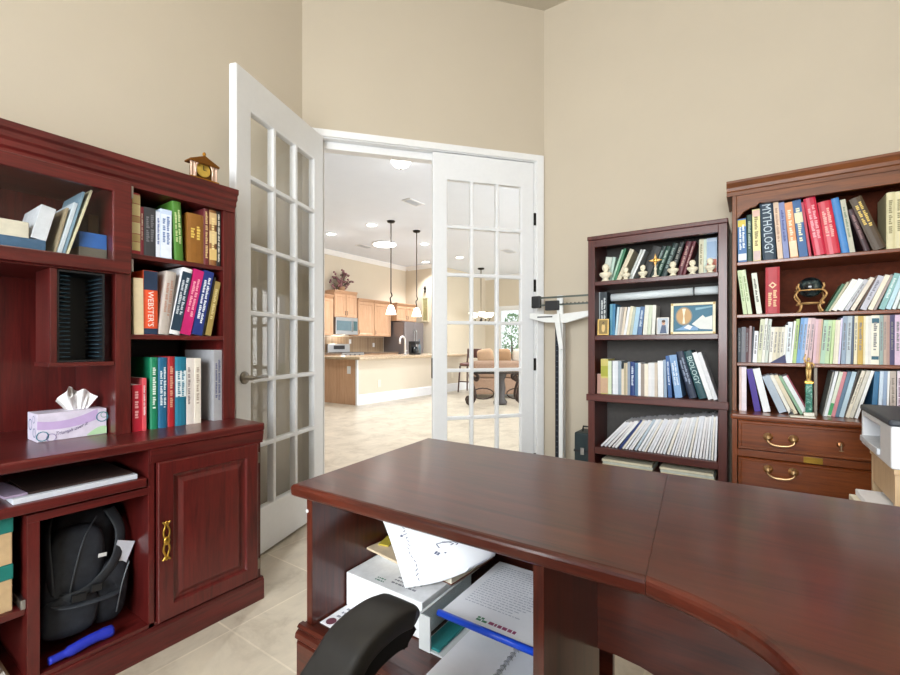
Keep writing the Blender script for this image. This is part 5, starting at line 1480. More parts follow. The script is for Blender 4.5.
# white carton
wx0, wx1, wy0, wy1 = .812, 1.03, .632, .884
wz = zc + .088
d = thing('paper_carton', 'white carton lying flat in the desk cubby under the big drawing', 'box', ((wx0 + wx1) / 2, (wy0 + wy1) / 2, zc + .002))
MB().box(wx0, wx1, wy0, wy1, zc + .002, wz).build('carton', plain('#eceef0', .5), d, .0015)
m = MB(); inkblocks(m, wx0 + .02, wx0 + .1, wy0 + .02, wy0 + .12, wz + .0004, 6, rnd); m.build('printing', INK, d)
m = MB(); inkblocks(m, wx0 + .01, wx0 + .03, wy0 + .13, wy0 + .165, wz + .0004, 2, rnd, .95); m.build('green_logo', plain('#3f7f6a', .6), d)
# things lying on the carton: envelopes, tan folder, note, notebook
o = MB().box(.925, 1.06, .71, .872, wz + .0005, wz + .030).build('envelope_stack', plain('#e6e4e0', .7), None, .002)
tag(o, 'pale stack of envelopes on the rear of the white carton', 'envelopes')
o = MB(M=Matrix.Translation((.962, .800, wz + .0306)) @ Matrix.Rotation(R(-7), 4, 'Z')).box(-.085, .1, -.085, .075, 0, .006).build('folder', plain('#dcc6a6', .6), None, .001)
tag(o, 'tan card folder on the envelopes above the white carton', 'folder')
pn_ = on_z(385, 541, wz + .038)
o = MB(M=Matrix.Translation((pn_[0] - .0, pn_[1] - .01, wz + .0372)) @ Matrix.Rotation(R(15), 4, 'Z')).box(-.026, .03, -.016, .016, 0, .004).build('sticky_note', plain('#c4ae3c', .6), None, .0005)
tag(o, 'small yellow green note on the tan folder', 'note')
Mn = Matrix.Translation((.995, .652, wz + .0005)) @ Matrix.Rotation(R(-6), 4, 'Z')
d = thing('notebook', 'closed brown edged notebook on the carton corner under the drawing', 'notebook', (.995, .652, wz + .0005))
MB(M=Mn).box(-.078, .1, -.042, .042, .002, .018).build('pages', CREAMP, d, .001)
MB(M=Mn).box(-.08, .102, -.044, .044, .0182, .0205).build('cover', plain('#7a4a3a', .5), d, .0005)
MB(M=Mn).box(-.08, .102, -.044, .044, 0, .002).build('cover', plain('#7a4a3a', .5), d, .0005)
# big curled sheet with a drawing
def V_(px, py, z): x, y = on_z(px, py, z); return Vector((x, y, z))
A_ = V_(405, 588, wz + .003); B_ = V_(495, 556, wz + .075); C_ = V_(379, 512, wz + .14); D_ = V_(503, 537, wz + .15)
def sheet_pt(u, v):
    p = (A_ * (1 - v) + B_ * v) * (1 - u) + (C_ * (1 - v) + D_ * v) * u
    p = p + Vector((0, 0, -.016 * math.sin(math.pi * v) * (1 - u) + .012 * math.sin(math.pi * u)))
    return (p.x, p.y, min(p.z, ZD - .04))
d = thing('drawing_sheet', 'large curled white sheet with a faint pen drawing over the carton', 'drawing', (.95, .62, wz))
MB().sheet(sheet_pt, 14, 14, .0008).build('sheet', plain('#f0f2f7', .75, 0, .02), d)
m = MB()
def on_sheet(u, v):
    p = sheet_pt(u, v); return (p[0] - .0004, p[1] - .0002, p[2] + .0016)
def stroke(pts, wd=.006):
    for (u0, v0_), (u1, v1_) in zip(pts[:-1], pts[1:]):
        du, dv = u1 - u0, v1_ - v0_; L = math.hypot(du, dv) or 1; nu_, nv_ = -dv / L * wd, du / L * wd
        m.add([on_sheet(u0 + nu_, v0_ + nv_), on_sheet(u0 - nu_, v0_ - nv_), on_sheet(u1 - nu_, v1_ - nv_), on_sheet(u1 + nu_, v1_ + nv_)], [(0, 1, 2, 3)])
stroke([(.45, .46), (.52, .44), (.55, .5), (.56, .56), (.53, .6), (.5, .57)]); stroke([(.56, .5), (.57, .6), (.53, .64), (.5, .62)]); stroke([(.36, .4), (.4, .43)], .012); stroke([(.34, .42), (.38, .45)], .012)
stroke([(.36, .5), (.38, .51)], .01); stroke([(.5, .78), (.55, .8), (.52, .84)], .004)
for k in range(16):
    u = .05 + .85 * k / 16; stroke([(u, .17 + .02 * math.sin(k * 5)), (u + .03, .17 + .02 * math.sin(k * 7))], .004)
stroke([(.9, .02), (.93, .04), (.9, .06)], .008); stroke([(.6, .12), (.63, .14)], .012)
m.build('pen_lines', plain('#5a5f78', .7, 0, .05), d)
# clear letter tray with open front
lx0, lx1, ly0, ly1 = .79, 1.075, .335, .622
lt = thing('letter_tray', 'clear acrylic letter tray with open front in the desk cubby', 'tray', ((lx0 + lx1) / 2, (ly0 + ly1) / 2, zc))
FR = plain('#d5d9da', .25, 0, .03)
MB().box(lx0, lx1, ly0, ly1, zc, zc + .004).build('floor_plate', FR, lt, .001)
MB().box(lx0, lx1, ly1 - .004, ly1, zc + .004, zc + .078).build('side', ACRYL, lt)
MB().box(lx0, lx1, ly0, ly0 + .004, zc + .004, zc + .078).build('side', ACRYL, lt)
MB().box(lx1 - .004, lx1, ly0 + .004, ly1 - .004, zc + .004, zc + .078).build('side', ACRYL, lt)
m = MB(); m.box(lx0, lx1, ly1 - .005, ly1 + .001, zc + .076, zc + .08); m.build('rim', FR, lt); m = MB(); m.box(lx0, lx1, ly0 - .001, ly0 + .005, zc + .076, zc + .08); m.build('rim', FR, lt)
MB().box(lx0 - .001, lx0 + .003, ly1 - .03, ly1 + .001, zc, zc + .078).build('front_lip', FR, lt)
o = MB().box(lx0 + .006, lx0 + .2, ly1 - .05, ly1 - .008, zc + .0045, zc + .011).build('teal_folder', plain('#1f7f80', .5), None, .001)
tag(o, 'teal folder edge inside the clear letter tray', 'folder')
# spiral notebook sticking out of the tray
nb = thing('spiral_notebook', 'open white spiral notebook sticking out of the clear tray', 'notebook', (.85, .43, zc + .0046))
z0n = zc + .0046
MB().box(.718, .98, .432, .548, z0n, z0n + .012).build('page_block', plain('#f3f4f9', .75, 0, .02), nb, .001)
MB().box(.716, .98, .343, .425, z0n, z0n + .010).build('page_block', plain('#e4e7ee', .75, 0, .02), nb, .001)
for k in range(16):
    x = .728 + k * .0155
    m = MB(); m.tube([(x, .4275 + .006 * math.cos(a), z0n + .011 + .006 * math.sin(a)) for a in [2 * math.pi * q / 10 for q in range(10)]], .0007, 5, closed=True); m.build('spiral_ring', STEEL, nb)
# report with blue slide binding resting on the tray rims
zr = zc + .0806
rp = thing('bound_report', 'printed report with blue slide binding resting on the clear tray', 'report', (.96, .46, zr))
rx0, rx1, ry0, ry1 = .800, 1.09, .336, .578
MB().sheet(lambda u, v: (rx0 + .008 + (rx1 - rx0 - .008) * u, ry0 + (ry1 - ry0) * v - .0 * u, zr + .0004), 6, 6, .0075, False).build('pages', plain('#f2f3f8', .7, 0, .02), rp, .0008)
m = MB(); m.tube([(rx0 + .004, ry0 - .002, zr + .0075), (rx0 + .004, ry1 + .002, zr + .0075)], .0072, 12); m.build('slide_binding', plain('#1d50dc', .3, 0, .04), rp)
m = MB(); inkblocks(m, rx0 + .075, rx1 - .02, ry0 + .02, ry1 - .02, zr + .0083, 20, rnd, .95, .3); m.build('printing', plain('#b9bcc8', .7, 0, .04), rp)
m = MB(); inkblocks(m, rx0 + .022, rx0 + .036, ry0 + .05, ry1 - .11, zr + .0083, 1, rnd, 1.0, .7); m.build('maroon_title', plain('#9a4a70', .6), rp)
m = MB(); inkblocks(m, rx0 + .024, rx0 + .04, ry1 - .10, ry1 - .08, zr + .0083, 2, rnd, 1.0, .8); m.build('green_logo', plain('#3f7f5a', .6), rp)

# ================================================================ office chair: armrest shows at the frame's foot
ch = thing('office_chair', 'black office chair with padded loop armrests drawn up to the desk cubby', 'chair', (.28, .25, 0))
PADM = plain('#2b2a29', .5, 0, .12, .45)
def pad(yc, nm):
    top = bezier([(.335, 0, .49), (.365, 0, .55), (.405, 0, .590), (.443, 0, .617), (.467, 0, .634), (.50, 0, .6435), (.545, 0, .6455), (.58, 0, .640), (.602, 0, .632), (.617, 0, .612)], 6)
    W, T_ = .0425, .019
    vs, fs = [], []
    n = len(top); kseg = 20
    for i, p in enumerate(top):
        dv = (top[min(i + 1, n - 1)] - top[max(i - 1, 0)]).normalized()
        side = Vector((0, 1, 0)); upv = Vector((-dv.z, 0, dv.x))
        p = p + Vector((0, 0, .005)); c = p - upv * T_ + Vector((0, yc, 0))
        s_ = min(1.0, .72 + .28 * math.sqrt(min(1, (n - 1 - i) / 9)))
        for k in range(kseg):
            a = 2 * math.pi * k / kseg
            ca, sa = math.cos(a), math.sin(a)
            cx_ = math.copysign(abs(ca) ** .34, ca) * W * s_; cy_ = math.copysign(abs(sa) ** .4, sa) * T_
            vs.append(tuple(c + side * cx_ + upv * cy_))
    for i in range(n - 1):
        for k in range(kseg):
            k2 = (k + 1) % kseg
            fs.append((i * kseg + k, i * kseg + k2, (i + 1) * kseg + k2, (i + 1) * kseg + k))
    fs.append(tuple(range(kseg))); fs.append(tuple(range((n - 1) * kseg, n * kseg)))
    m = MB(); m.add(vs, fs, True); m.build(nm, PADM, ch)
    yi = yc + (-.03 if yc > .2 else .03)
    vs, fs = [], []
    for i, p in enumerate(top):
        dv = (top[min(i + 1, n - 1)] - top[max(i - 1, 0)]).normalized()
        upv = Vector((-dv.z, 0, dv.x)); c = p + Vector((0, yc, .005)) - upv * .046
        for (q_, r_) in ((-.037, -.017), (.037, -.017), (.039, .018), (-.039, .018)): vs.append(tuple(c + Vector((0, q_, 0)) + upv * r_))
    for i in range(n - 1):
        for k in range(4): fs.append((i * 4 + k, i * 4 + (k + 1) % 4, i * 4 + 4 + (k + 1) % 4, i * 4 + 4 + k))
    fs.append((0, 1, 2, 3)); fs.append(tuple((n - 1) * 4 + k for k in range(4)))
    m = MB(); m.add(vs, fs); m.build('armrest_shell', plain('#0d0c0d', .6, 0, .1, .3), ch, .006)
    m = MB(); m.tube(bezier([(.40, yc, .56), (.36, yc, .48), (.31, yi, .425), (.25, (yi + .26) / 2, .41), (.25, .26, .41)], 6), .018, 10, flat=.8); m.build('armrest_frame', BLACK, ch)
pad(.5135, 'armrest')
pad(.0, 'armrest')
m = MB(); m.ell((.27, .26, .455), (.25, .25, .045), .5, 24, 12); m.build('seat', FAB, ch)
m = MB(M=Matrix.Translation((-.04, .26, .75)) @ Matrix.Rotation(R(-8), 4, 'Y')); m.ell((0, 0, 0), (.035, .24, .27), .5, 24, 14); m.build('backrest', FAB, ch)
m = MB(); m.tube([(.1, .26, .42), (-.02, .26, .43), (-.06, .26, .6)], .022, 10); m.build('back_bracket', BLACK, ch)
m = MB(); m.lathe([(.03, .1), (.03, .25), (.02, .25), (.02, .41), (.08, .415)], (.27, .26, 0), 16); m.build('gas_lift', BLACK, ch)
for k in range(5):
    a = 2 * math.pi * k / 5 + .3; e = Vector((math.cos(a), math.sin(a), 0)); c = Vector((.27, .26, 0))
    m = MB(); m.tube([tuple(c + Vector((0, 0, .11))), tuple(c + e * .15 + Vector((0, 0, .095))), tuple(c + e * .27 + Vector((0, 0, .07)))], [.025, .02, .014], 8); lg = m.build('leg', BLACK, ch)
    m = MB(M=Matrix.Translation(c + e * .27) @ Matrix.Rotation(a, 4, 'Z') @ Matrix.Rotation(R(90), 4, 'X')); m.lathe([(.02, -.018), (.026, -.012), (.026, .012), (.02, .018)], (0, .027, 0), 14); m.build('caster', BLACK, lg)

# ================================================================ physician's beam scale in the corner
sy, szt, _ = on_x(557.5, 297, 2.93)
sxp = 2.97
yp_, _, tp = on_x(559.5, 400, sxp)
sc_ = thing('beam_scale', 'white physician beam scale with black sliding weights beside the dark bookcase', 'scale', (sxp, yp_, 0))
ENA = plain('#e3e5e4', .35, 0, .02)
SB = lambda: MB((sxp, yp_, 0), (0, -1, 0), (-1, 0, 0))
pxm = 444 / tp
zq2 = lambda py: on_x(556, py, sxp)[1]
SB().box(-.1, .07, -.1, .27, .0, .05).build('platform', BLACK, sc_, .006)
SB().box(-.105, .075, -.105, .275, .05, .062).build('platform_plate', plain('#3a3c3f', .5, .3), sc_, .003)
SB().box(.004, .034, -.03, .03, .05, zq2(322)).build('column', ENA, sc_, .005)
SB().box(-.026, .004, -.012, .016, .05, zq2(322)).build('height_rod', plain('#22262e', .35, .4), sc_, .002)
for k in range(26):
    z = .2 + k * .037
    SB().box(-.018, -.006, .0161, .0166, z, z + .004).build('rule_mark', plain('#555b66', .5), sc_)
# crosshead: shallow V with a hanging headpiece arm
bw = lambda px: min(-on_x(px, 316, sxp - .03)[0], b0 - .006) + yp_
zA1, zB1 = zq2(312), zq2(321)
SB().prism([(bw(530), zq2(312.5)), (bw(556), zq2(315)), (bw(592), zq2(312)), (bw(592), zq2(317)), (bw(566), zq2(323.5)), (bw(546), zq2(322.5)), (bw(530), zq2(318))], 'b', .012, .04).build('crosshead', ENA, sc_, .004)
SB().prism([(bw(555), zq2(315)), (bw(560.5), zq2(314)), (bw(564.5), zq2(349)), (bw(560.5), zq2(350))], 'b', .045, .06).build('head_lever', ENA, sc_, .003)
SB().box(bw(538), bw(553), .041, .0425, zq2(317.6), zq2(316.2)).build('maker_plate', plain('#4a4d52', .5), sc_)
for py, nm in ((297.5, 'beam'), (305, 'beam')):
    zb_ = zq2(py)
    SB().box(bw(534), bw(604), .02, .03, zb_ - .006, zb_ + .006).build(nm, plain('#5d645f', .35, .6), sc_, .001)
SB().box(bw(532), bw(540.5), .008, .045, zq2(307.5), zq2(295.5)).build('counterweight', BLACK, sc_, .006)
SB().box(bw(545.5), bw(559), .012, .043, zq2(310.5), zq2(301)).build('poise', BLACK, sc_, .004)
for k in range(7):
    q = bw(563 + k * 4)
    SB().box(q - .003, q + .003, .0301, .032, zq2(304) - .004, zq2(304) + .004).build('notch', BLACK, sc_)
SB().box(-.012, .03, .0, .02, zq2(322), zq2(296)).build('bracket', ENA, sc_, .002)
for px in (534, 602):
    pass
# dark green case standing beside the bookcase
cy, czt, ct_ = on_x(580, 428, 2.93)
cy0 = on_x(574, 440, 2.93)[0]; cy1 = b0
g = thing('storage_case', 'dark green carrying case standing between the scale and dark bookcase', 'case', (3.0, -(cy1) + .05, 0))
a_l = -cy0; a_r = b0 - .012
CG = plain('#1d2f33', .45, 0, .15)
RF(2.93).box(a_l, a_r, -.17, 0, 0, czt - .03).build('body', CG, g, .012)
RF(2.93).box(a_l - .002, a_r + .002, -.172, .002, czt - .16, czt - .145).build('lid_seam', BLACK, g, .001)
m = RF(2.93); am = (a_l + a_r) / 2
m.tube([(am - .025, -.08, czt - .03), (am - .02, -.08, czt), (am + .02, -.08, czt), (am + .025, -.08, czt - .03)], .006, 8); m.build('handle', BLACK, g)
RF(2.93).box(am - .012, am + .012, .0, .008, czt - .175, czt - .13).build('clasp', STEEL, g, .001)

# ================================================================ printer on a light wood stand at the window side
pf = at_d(861.5, 404, 1.7); ptz = pf.z; pbz = at_d(861.5, 443, 1.7).z
PX1 = pf.x; PY1 = pf.y
st_ = thing('printer_stand', 'light wood printer stand before the lateral file', 'stand', (PX1 - .22, PY1 - .3, 0))
LW = wood('light_wood', '#d9bd98', '#c2a077', 'Z', rough=.5, coat=0)
sx1_, sx0_ = PX1 - .10, PX1 - .42
sy1_, sy0_ = PY1 - .012, PY1 - .5
MB().box(sx0_, sx1_, sy1_ - .018, sy1_, 0, pbz - .02).build('side_panel', LW, st_, .001) if False else None
MB().box(sx1_ - .018, sx1_, sy0_, sy1_, 0, pbz - .018).build('side_panel', LW, st_, .001)
MB().box(sx0_, sx0_ + .018, sy0_, sy1_, 0, pbz - .018).build('side_panel', LW, st_, .001)
MB().box(sx0_ + .018, sx1_ - .018, sy0_, sy0_ + .012, 0, pbz - .018).build('back_panel', LW, st_)
MB().box(sx0_ - .01, sx1_ + .004, sy0_, sy1_ + .004, pbz - .018, pbz - .0006).build('top', LW, st_, .002)
zsf = on_z(885, 500, 0)  # unused reference
MB().box(sx0_ + .018, sx1_ - .018, sy0_ + .012, sy1_ - .004, .40, .418).build('shelf', LW, st_, .001)
MB().box(sx0_ + .018, sx1_ - .018, sy1_ - .014, sy1_ - .001, .60, pbz - .018).build('face_panel', LW, st_, .001)
for k in range(8):
    dx = .02 * math.sin(k * 1.7)
    o = MB(M=Matrix.Translation((sx0_ + .13, sy1_ - .13 + .01 * math.cos(k * 2.1) + (.05 if k > 5 else .02), .4186 + k * .0206)) @ Matrix.Rotation(R(5 * math.sin(k * 2.2)), 4, 'Z')).box(-.1, .1, -.14, .14, 0, .02).build('paper_stack', PAPER if k % 3 else CREAMP, None, .002)
    tag(o, f'{ordinal(k + 1)} bundle of white papers from the bottom on the printer stand shelf', 'paper bundle', 'paper bundles under the printer')
pr = thing('printer', 'white printer with dark lid on the light wood stand', 'printer', (PX1 - .22, PY1 - .26, pbz))
WP = plain('#e4e6ea', .4, 0, .02)
pd = .44; pw_ = .5
hgt = ptz - pbz
# body with a recessed paper slot in the face turned to the doorway
m = MB((0, PY1, 0), (-1, 0, 0), (0, 1, 0))
m.lattice([-PX1, -PX1 + .02, -PX1 + .3, -PX1 + pd], [pbz, pbz + hgt * .22, pbz + hgt * .72, pbz + hgt * .86], lambda i, j: not (i == 1 and j == 1), 0, -.12)
m.build('front_shell', WP, pr, .005)
MB().box(PX1 - pd, PX1, PY1 - pw_, PY1 - .12, pbz, pbz + hgt * .86).build('body', WP, pr, .008)
MB().box(PX1 - .299, PX1 - .021, PY1 - .118, PY1 + .008, pbz + hgt * .1, pbz + hgt * .235).build('output_tray', plain('#cfd3da', .4), pr, .002)
MB().box(PX1 - pd + .004, PX1 + .004, PY1 - pw_, PY1 + .004, pbz + hgt * .86, pbz + hgt).build('lid', plain('#2f343b', .45, 0, .05), pr, .006)
# ================================================================ kitchen and great room seen through the doors
KYF = GY1 - .34                             # front of the wall cabinets
kx = lambda px, y=KYF: on_y(px, 320, y)[0]
kzf = lambda px, py, y=KYF: on_y(px, py, y)[1]
LK = lambda y=KYF: LF(y)
CAB = KIT['Z']
def cabinet(px0, px1, z0, z1, ndoors, label, dep=.335, yf=KYF, group='maple wall cabinets', x0=None, x1=None):
    x0 = kx(px0, yf) if x0 is None else x0; x1 = kx(px1, yf) if x1 is None else x1
    d = thing('wall_cabinet', label, 'kitchen cabinet', ((x0 + x1) / 2, yf + dep / 2, z0), group)
    LK(yf).box(x0, x1, -dep, 0, z0, z1).build('body', CAB, d, .002)
    LK(yf).prism([(-dep, z1), (0, z1), (.05, z1 + .07), (.05, z1 + .09), (-dep, z1 + .09)], 'a', x0 - .0, x1 + .0).build('cornice', KIT['X'], d)
    w = (x1 - x0) / ndoors
    for k in range(ndoors):
        a0, a1 = x0 + k * w + .006, x0 + (k + 1) * w - .006
        dr = LK(yf).rings(a0, a1, z0 + .006, z1 - .006, [(0, .018), (.004, .022), (.06, .022), (.075, .012), (.085, .012)], .001).build('door', CAB, d)
        hx = a1 - .03 if k == 0 and ndoors > 1 else a0 + .03
        m = LK(yf); m.tube([(hx, .022, z0 + .06), (hx, .045, z0 + .07), (hx, .045, z0 + .15), (hx, .022, z0 + .16)], .006, 6); m.build('handle', DKMET, dr)
    return d
xm0, xm1 = kx(334), kx(356.5)
cabinet(0, 0, 1.83, kzf(345, 294.5), 2, 'taller maple wall cabinet above the microwave with flowers on top', x0=xm0, x1=xm1)
zt_ = kzf(372, 303)
zb_ = kzf(372, 336.3)
cabinet(0, 0, zb_, zt_, 1, 'maple wall cabinet adjoining the microwave on the refrigerator side', x0=xm1 + .04, x1=kx(373.5))
cabinet(0, 0, zb_, zt_, 1, 'maple wall cabinet beside the refrigerator', x0=kx(373.8), x1=kx(390.5))
cabinet(0, 0, zb_, kzf(328, 298), 1, 'maple wall cabinet at the doorway edge beside the microwave', x0=xm0 - .75, x1=xm0 - .035)
xf0, xf1 = kx(391.5), min(kx(411.5), KX - .02)
cabinet(0, 0, kzf(400, 321.5), kzf(400, 307), 2, 'short maple cabinet above the refrigerator', dep=.5, yf=GY1 - .52, x0=xf0, x1=xf1)
# microwave
mw = thing('microwave', 'stainless microwave under the taller maple cabinet', 'microwave', ((xm0 + xm1) / 2, GY1 - .2, 1.36))
zm0, zm1 = kzf(345, 334.5), 1.825
ym = GY1 - .40
LK(ym).box(xm0 + .01, xm1 - .01, -.39, 0, zm0, zm1).build('body', STEEL, mw, .006)
LK(ym).box(xm0 + .04, xm1 - .24, .0, .012, zm0 + .1, zm1 - .09).build('door_window', plain('#5a7078', .15), mw, .004)
LK(ym).box(xm1 - .2, xm1 - .04, .0, .01, zm0 + .1, zm1 - .09).build('control_panel', plain('#3f5a5c', .2), mw, .003)
m = LK(ym); m.tube([(xm1 - .215, .0, zm0 + .08), (xm1 - .215, .035, zm0 + .1), (xm1 - .215, .035, zm1 - .1), (xm1 - .215, 0, zm1 - .08)], .01, 8); m.build('handle', STEEL, mw)
# base cabinets and counter on the back wall, range
yb_ = GY1 - .62
bc_ = thing('base_cabinet', 'maple base cabinets with granite counter under the tiled backsplash', 'base cabinet', ((xm1 + xf0) / 2, GY1 - .3, 0))
LK(yb_).box(xm1 + .01, xf0 - .02, -.6, 0, .1, .88).build('body', CAB, bc_, .003)
LK(yb_).box(xm1 + .01, xf0 - .02, -.6, -.06, 0, .1).build('toe_kick', BLACK, bc_)
GRAN = plain('#6b5a4a', .25, 0, .35)
LK(yb_).box(xm1 + .01, xf0 - .02, -.61, .025, .88, .92).build('countertop', GRAN, bc_, .004)
bc2 = thing('base_cabinet', 'maple base cabinet at the doorway edge beside the range', 'base cabinet', (xm0 - .5, GY1 - .3, 0))
LK(yb_).box(xm0 - 1.4, xm0 - .01, -.6, 0, .1, .88).build('body', CAB, bc2, .003)
LK(yb_).box(xm0 - 1.4, xm0 - .01, -.6, -.06, 0, .1).build('toe_kick', BLACK, bc2)
LK(yb_).box(xm0 - 1.4, xm0 - .01, -.61, .025, .88, .92).build('countertop', GRAN, bc2, .004)
rg = thing('range', 'stainless kitchen range under the microwave', 'range', ((xm0 + xm1) / 2, GY1 - .32, 0))
LK(yb_).box(xm0 + .01, xm1 - .01, -.6, .02, .02, .915).build('body', STEEL, rg, .004)
LK(yb_).box(xm0 + .01, xm1 - .01, -.6, -.52, .915, 1.14).build('backguard', STEEL, rg, .01)
LK(yb_).box(xm0 + .2, xm1 - .2, -.519, -.51, 1.0, 1.1).build('clock_panel', BLACK, rg, .003)
LK(yb_).box(xm0 + .02, xm1 - .02, -.5, .0, .916, .926).build('cooktop', BLACK, rg, .002)
for k in range(4):
    LK(yb_).box(xm0 + .08 + k * .16, xm0 + .13 + k * .16, .02, .04, .83, .87).build('knob', BLACK, rg, .008)
# tiled backsplash
def splash():
    m, nt, b = new_mat('backsplash_tile')
    br = nt.nodes.new('ShaderNodeTexBrick'); br.offset = .5
    br.inputs['Scale'].default_value = 1; br.inputs['Brick Width'].default_value = .1; br.inputs['Row Height'].default_value = .1; br.inputs['Mortar Size'].default_value = .004
    br.inputs['Color1'].default_value = lin('#8d7358'); br.inputs['Color2'].default_value = lin('#a58b6c'); br.inputs['Mortar'].default_value = lin('#b7a588')
    nt.links.new(coords(nt), br.inputs['Vector'])
    nt.links.new(br.outputs['Color'], b.inputs['Base Color']); b.inputs['Roughness'].default_value = .4
    return m
struct('trim_7', LK(GY1).box(xm0 - 1.4, xf0 - .01, .0, .012, .9205, 1.335), splash(), 'brown tiled backsplash between counter and cabinets', 'backsplash')
for px, w in ((373.5, 'between the two maple cabinets'), (350, 'near the range')):
    x_, z_, _ = on_y(px, 341.5 if px < 360 else 345, GY1 - .013)
    o = LK(GY1 - .013).box(x_ - .04, x_ + .04, 0, .008, z_ - .06, z_ + .06).build('outlet_plate', WHITE, None, .002); tag(o, f'white outlet plate on the brown backsplash {w}', 'outlet')
# refrigerator
yr = GY1 - .78
rf = thing('refrigerator', 'grey stainless refrigerator under the short maple cabinet', 'refrigerator', ((xf0 + xf1) / 2, GY1 - .4, 0))
zf = kzf(400, 322.5)
FRG = plain('#8a8486', .35, .6, .04)
LK(yr).box(xf0 + .02, xf1 - .02, -.76, 0, .04, zf).build('body', FRG, rf, .01)
LK(yr).box(xf0 + .02, (xf0 + xf1) / 2 - .004, .002, .05, .06, zf - .01).build('door', FRG, rf, .012)
LK(yr).box((xf0 + xf1) / 2 + .004, xf1 - .02, .002, .05, .06, zf - .01).build('door', FRG, rf, .012)
for sg in (-1, 1):
    m = LK(yr); x_ = (xf0 + xf1) / 2 + sg * .05; m.tube([(x_, .05, .7), (x_, .09, .75), (x_, .09, 1.5), (x_, .05, 1.55)], .012, 8); m.build('handle', STEEL, rf)
# flowers on top of tall cabinet
zfl = kzf(345, 294.5) + .0905
fx, _, _ = on_y(341.5, 290, GY1 - .2)
fl = thing('flower_arrangement', 'pink and dark flower arrangement on top of the taller maple cabinet', 'flowers', (fx, GY1 - .2, zfl))
M_ = Matrix.Translation((fx, GY1 - .2, zfl))
MB(M=M_).lathe([(.06, 0), (.1, .05), (.09, .11), (.07, .13)], seg=14).build('bowl', plain('#b08a68', .5), fl)
m = MB(M=M_); m2 = MB(M=M_)
rq = random.Random(4)
for k in range(46):
    a = rq.uniform(0, 6.28); r = rq.uniform(.02, .3); h = rq.uniform(.14, .56) - r * .35
    p = (r * math.cos(a) * 1.25, r * math.sin(a) * .4, h)
    m.tube([(0, 0, .1), (p[0] * .5, p[1] * .5, h * .7), p], .006, 5)
    for q in range(2):
        c = Vector(p) + Vector((rq.uniform(-.04, .04), rq.uniform(-.03, .03), rq.uniform(-.03, .03))); m2.ell(tuple(c), (.03, .03, .028), 1, 7, 5)
m.build('stems', plain('#4a4a30', .7), fl)
m2.build('blossoms', plain('#8f6468', .6, 0, .6), fl, 0)

# peninsula
c_ = on_z(357, 405.5, 0)
PX0, PY0 = c_[0], c_[1]
pn = thing('kitchen_peninsula', 'kitchen peninsula with maple end panel and cream knee wall', 'kitchen island', (PX0 + 1.6, PY0 + .45, 0))
PXE = PX0 + 3.9
PYB = on_x(327, 402, PX0)[0] + .35
zct = on_y(380, 356.3, PY0)[1]
MB().box(PX0 + .02, PXE, PY0, PY0 + .14, 0, zct - .05).build('knee_wall', GWALL, pn)
MB().box(PX0, PX0 + .02, PY0 + .02, PYB, .0, zct - .05).build('end_panel', KIT['Z'], pn, .002)
MB().box(PX0 + .02, PXE, PY0 + .14, PYB, .08, zct - .05).build('cabinet_body', CAB, pn)
MB().box(PX0 - .09, PXE + .05, PY0 - .16, PYB + .03, zct - .05, zct).build('countertop', plain('#b59f82', .25, 0, .25), pn, .008)
MB().prism([(PY0 - .016, 0), (PY0 - .016, .17), (PY0 - .004, .19), (PY0, .19), (PY0, 0)], 'a', PX0 + .021, PXE).build('baseboard', WHITE, pn)
MB().box(PX0 - .012, PX0 + .02, PY0 - .016, PY0 + .03, .0, zct - .05).build('corner_trim', WHITE, pn, .003)
op = on_x(349, 370, PX0)
MB((PX0, op[0], 0), (0, 1, 0), (-1, 0, 0)).box(-.045, .045, 0, .008, op[1] - .07, op[1] + .07).build('switch_plate', WHITE, pn, .002)
ox = on_y(379, 383.5, PY0)
MB().box(ox[0] - .045, ox[0] + .045, PY0 - .008, PY0, ox[1] - .07, ox[1] + .07).build('outlet', plain('#e2d9c6', .5), pn, .002)
ox = on_y(452, 375, PY0)
MB().box(ox[0] - .045, ox[0] + .045, PY0 - .008, PY0, ox[1] - .07, ox[1] + .07).build('outlet', plain('#e2d9c6', .5), pn, .002)
# faucet
fy = PY0 + .42
fx = on_y(402.5, 350, fy)[0]; fzt = on_y(399, 336.5, fy)[1]; rf_ = .09
fa = thing('faucet', 'tall white gooseneck faucet on the peninsula counter', 'faucet', (fx, fy, zct))
m = MB(M=Matrix.Translation((fx, fy, zct)))
hh = fzt - zct - rf_
pts = [(.09, 0, 0), (.09, 0, hh)] + [(rf_ * math.cos(a), 0, hh + rf_ * math.sin(a)) for a in [math.pi * k / 10 for k in range(1, 11)]] + [(-.09, 0, hh - .07)]
m.tube(pts, .02, 10); m.build('spout', plain('#e3e4e6', .25, .2), fa)
m = MB(M=Matrix.Translation((fx, fy, zct))); m.lathe([(.035, 0), (.035, .03), (.025, .05)], (.09, 0, 0), 14); m.build('base', plain('#d5d7da', .25, .3), fa)
m = MB(M=Matrix.Translation((fx, fy, zct))); m.tube([(.1, 0, .07), (.16, 0, .1)], .012, 8); m.build('handle', plain('#d5d7da', .25, .3), fa)
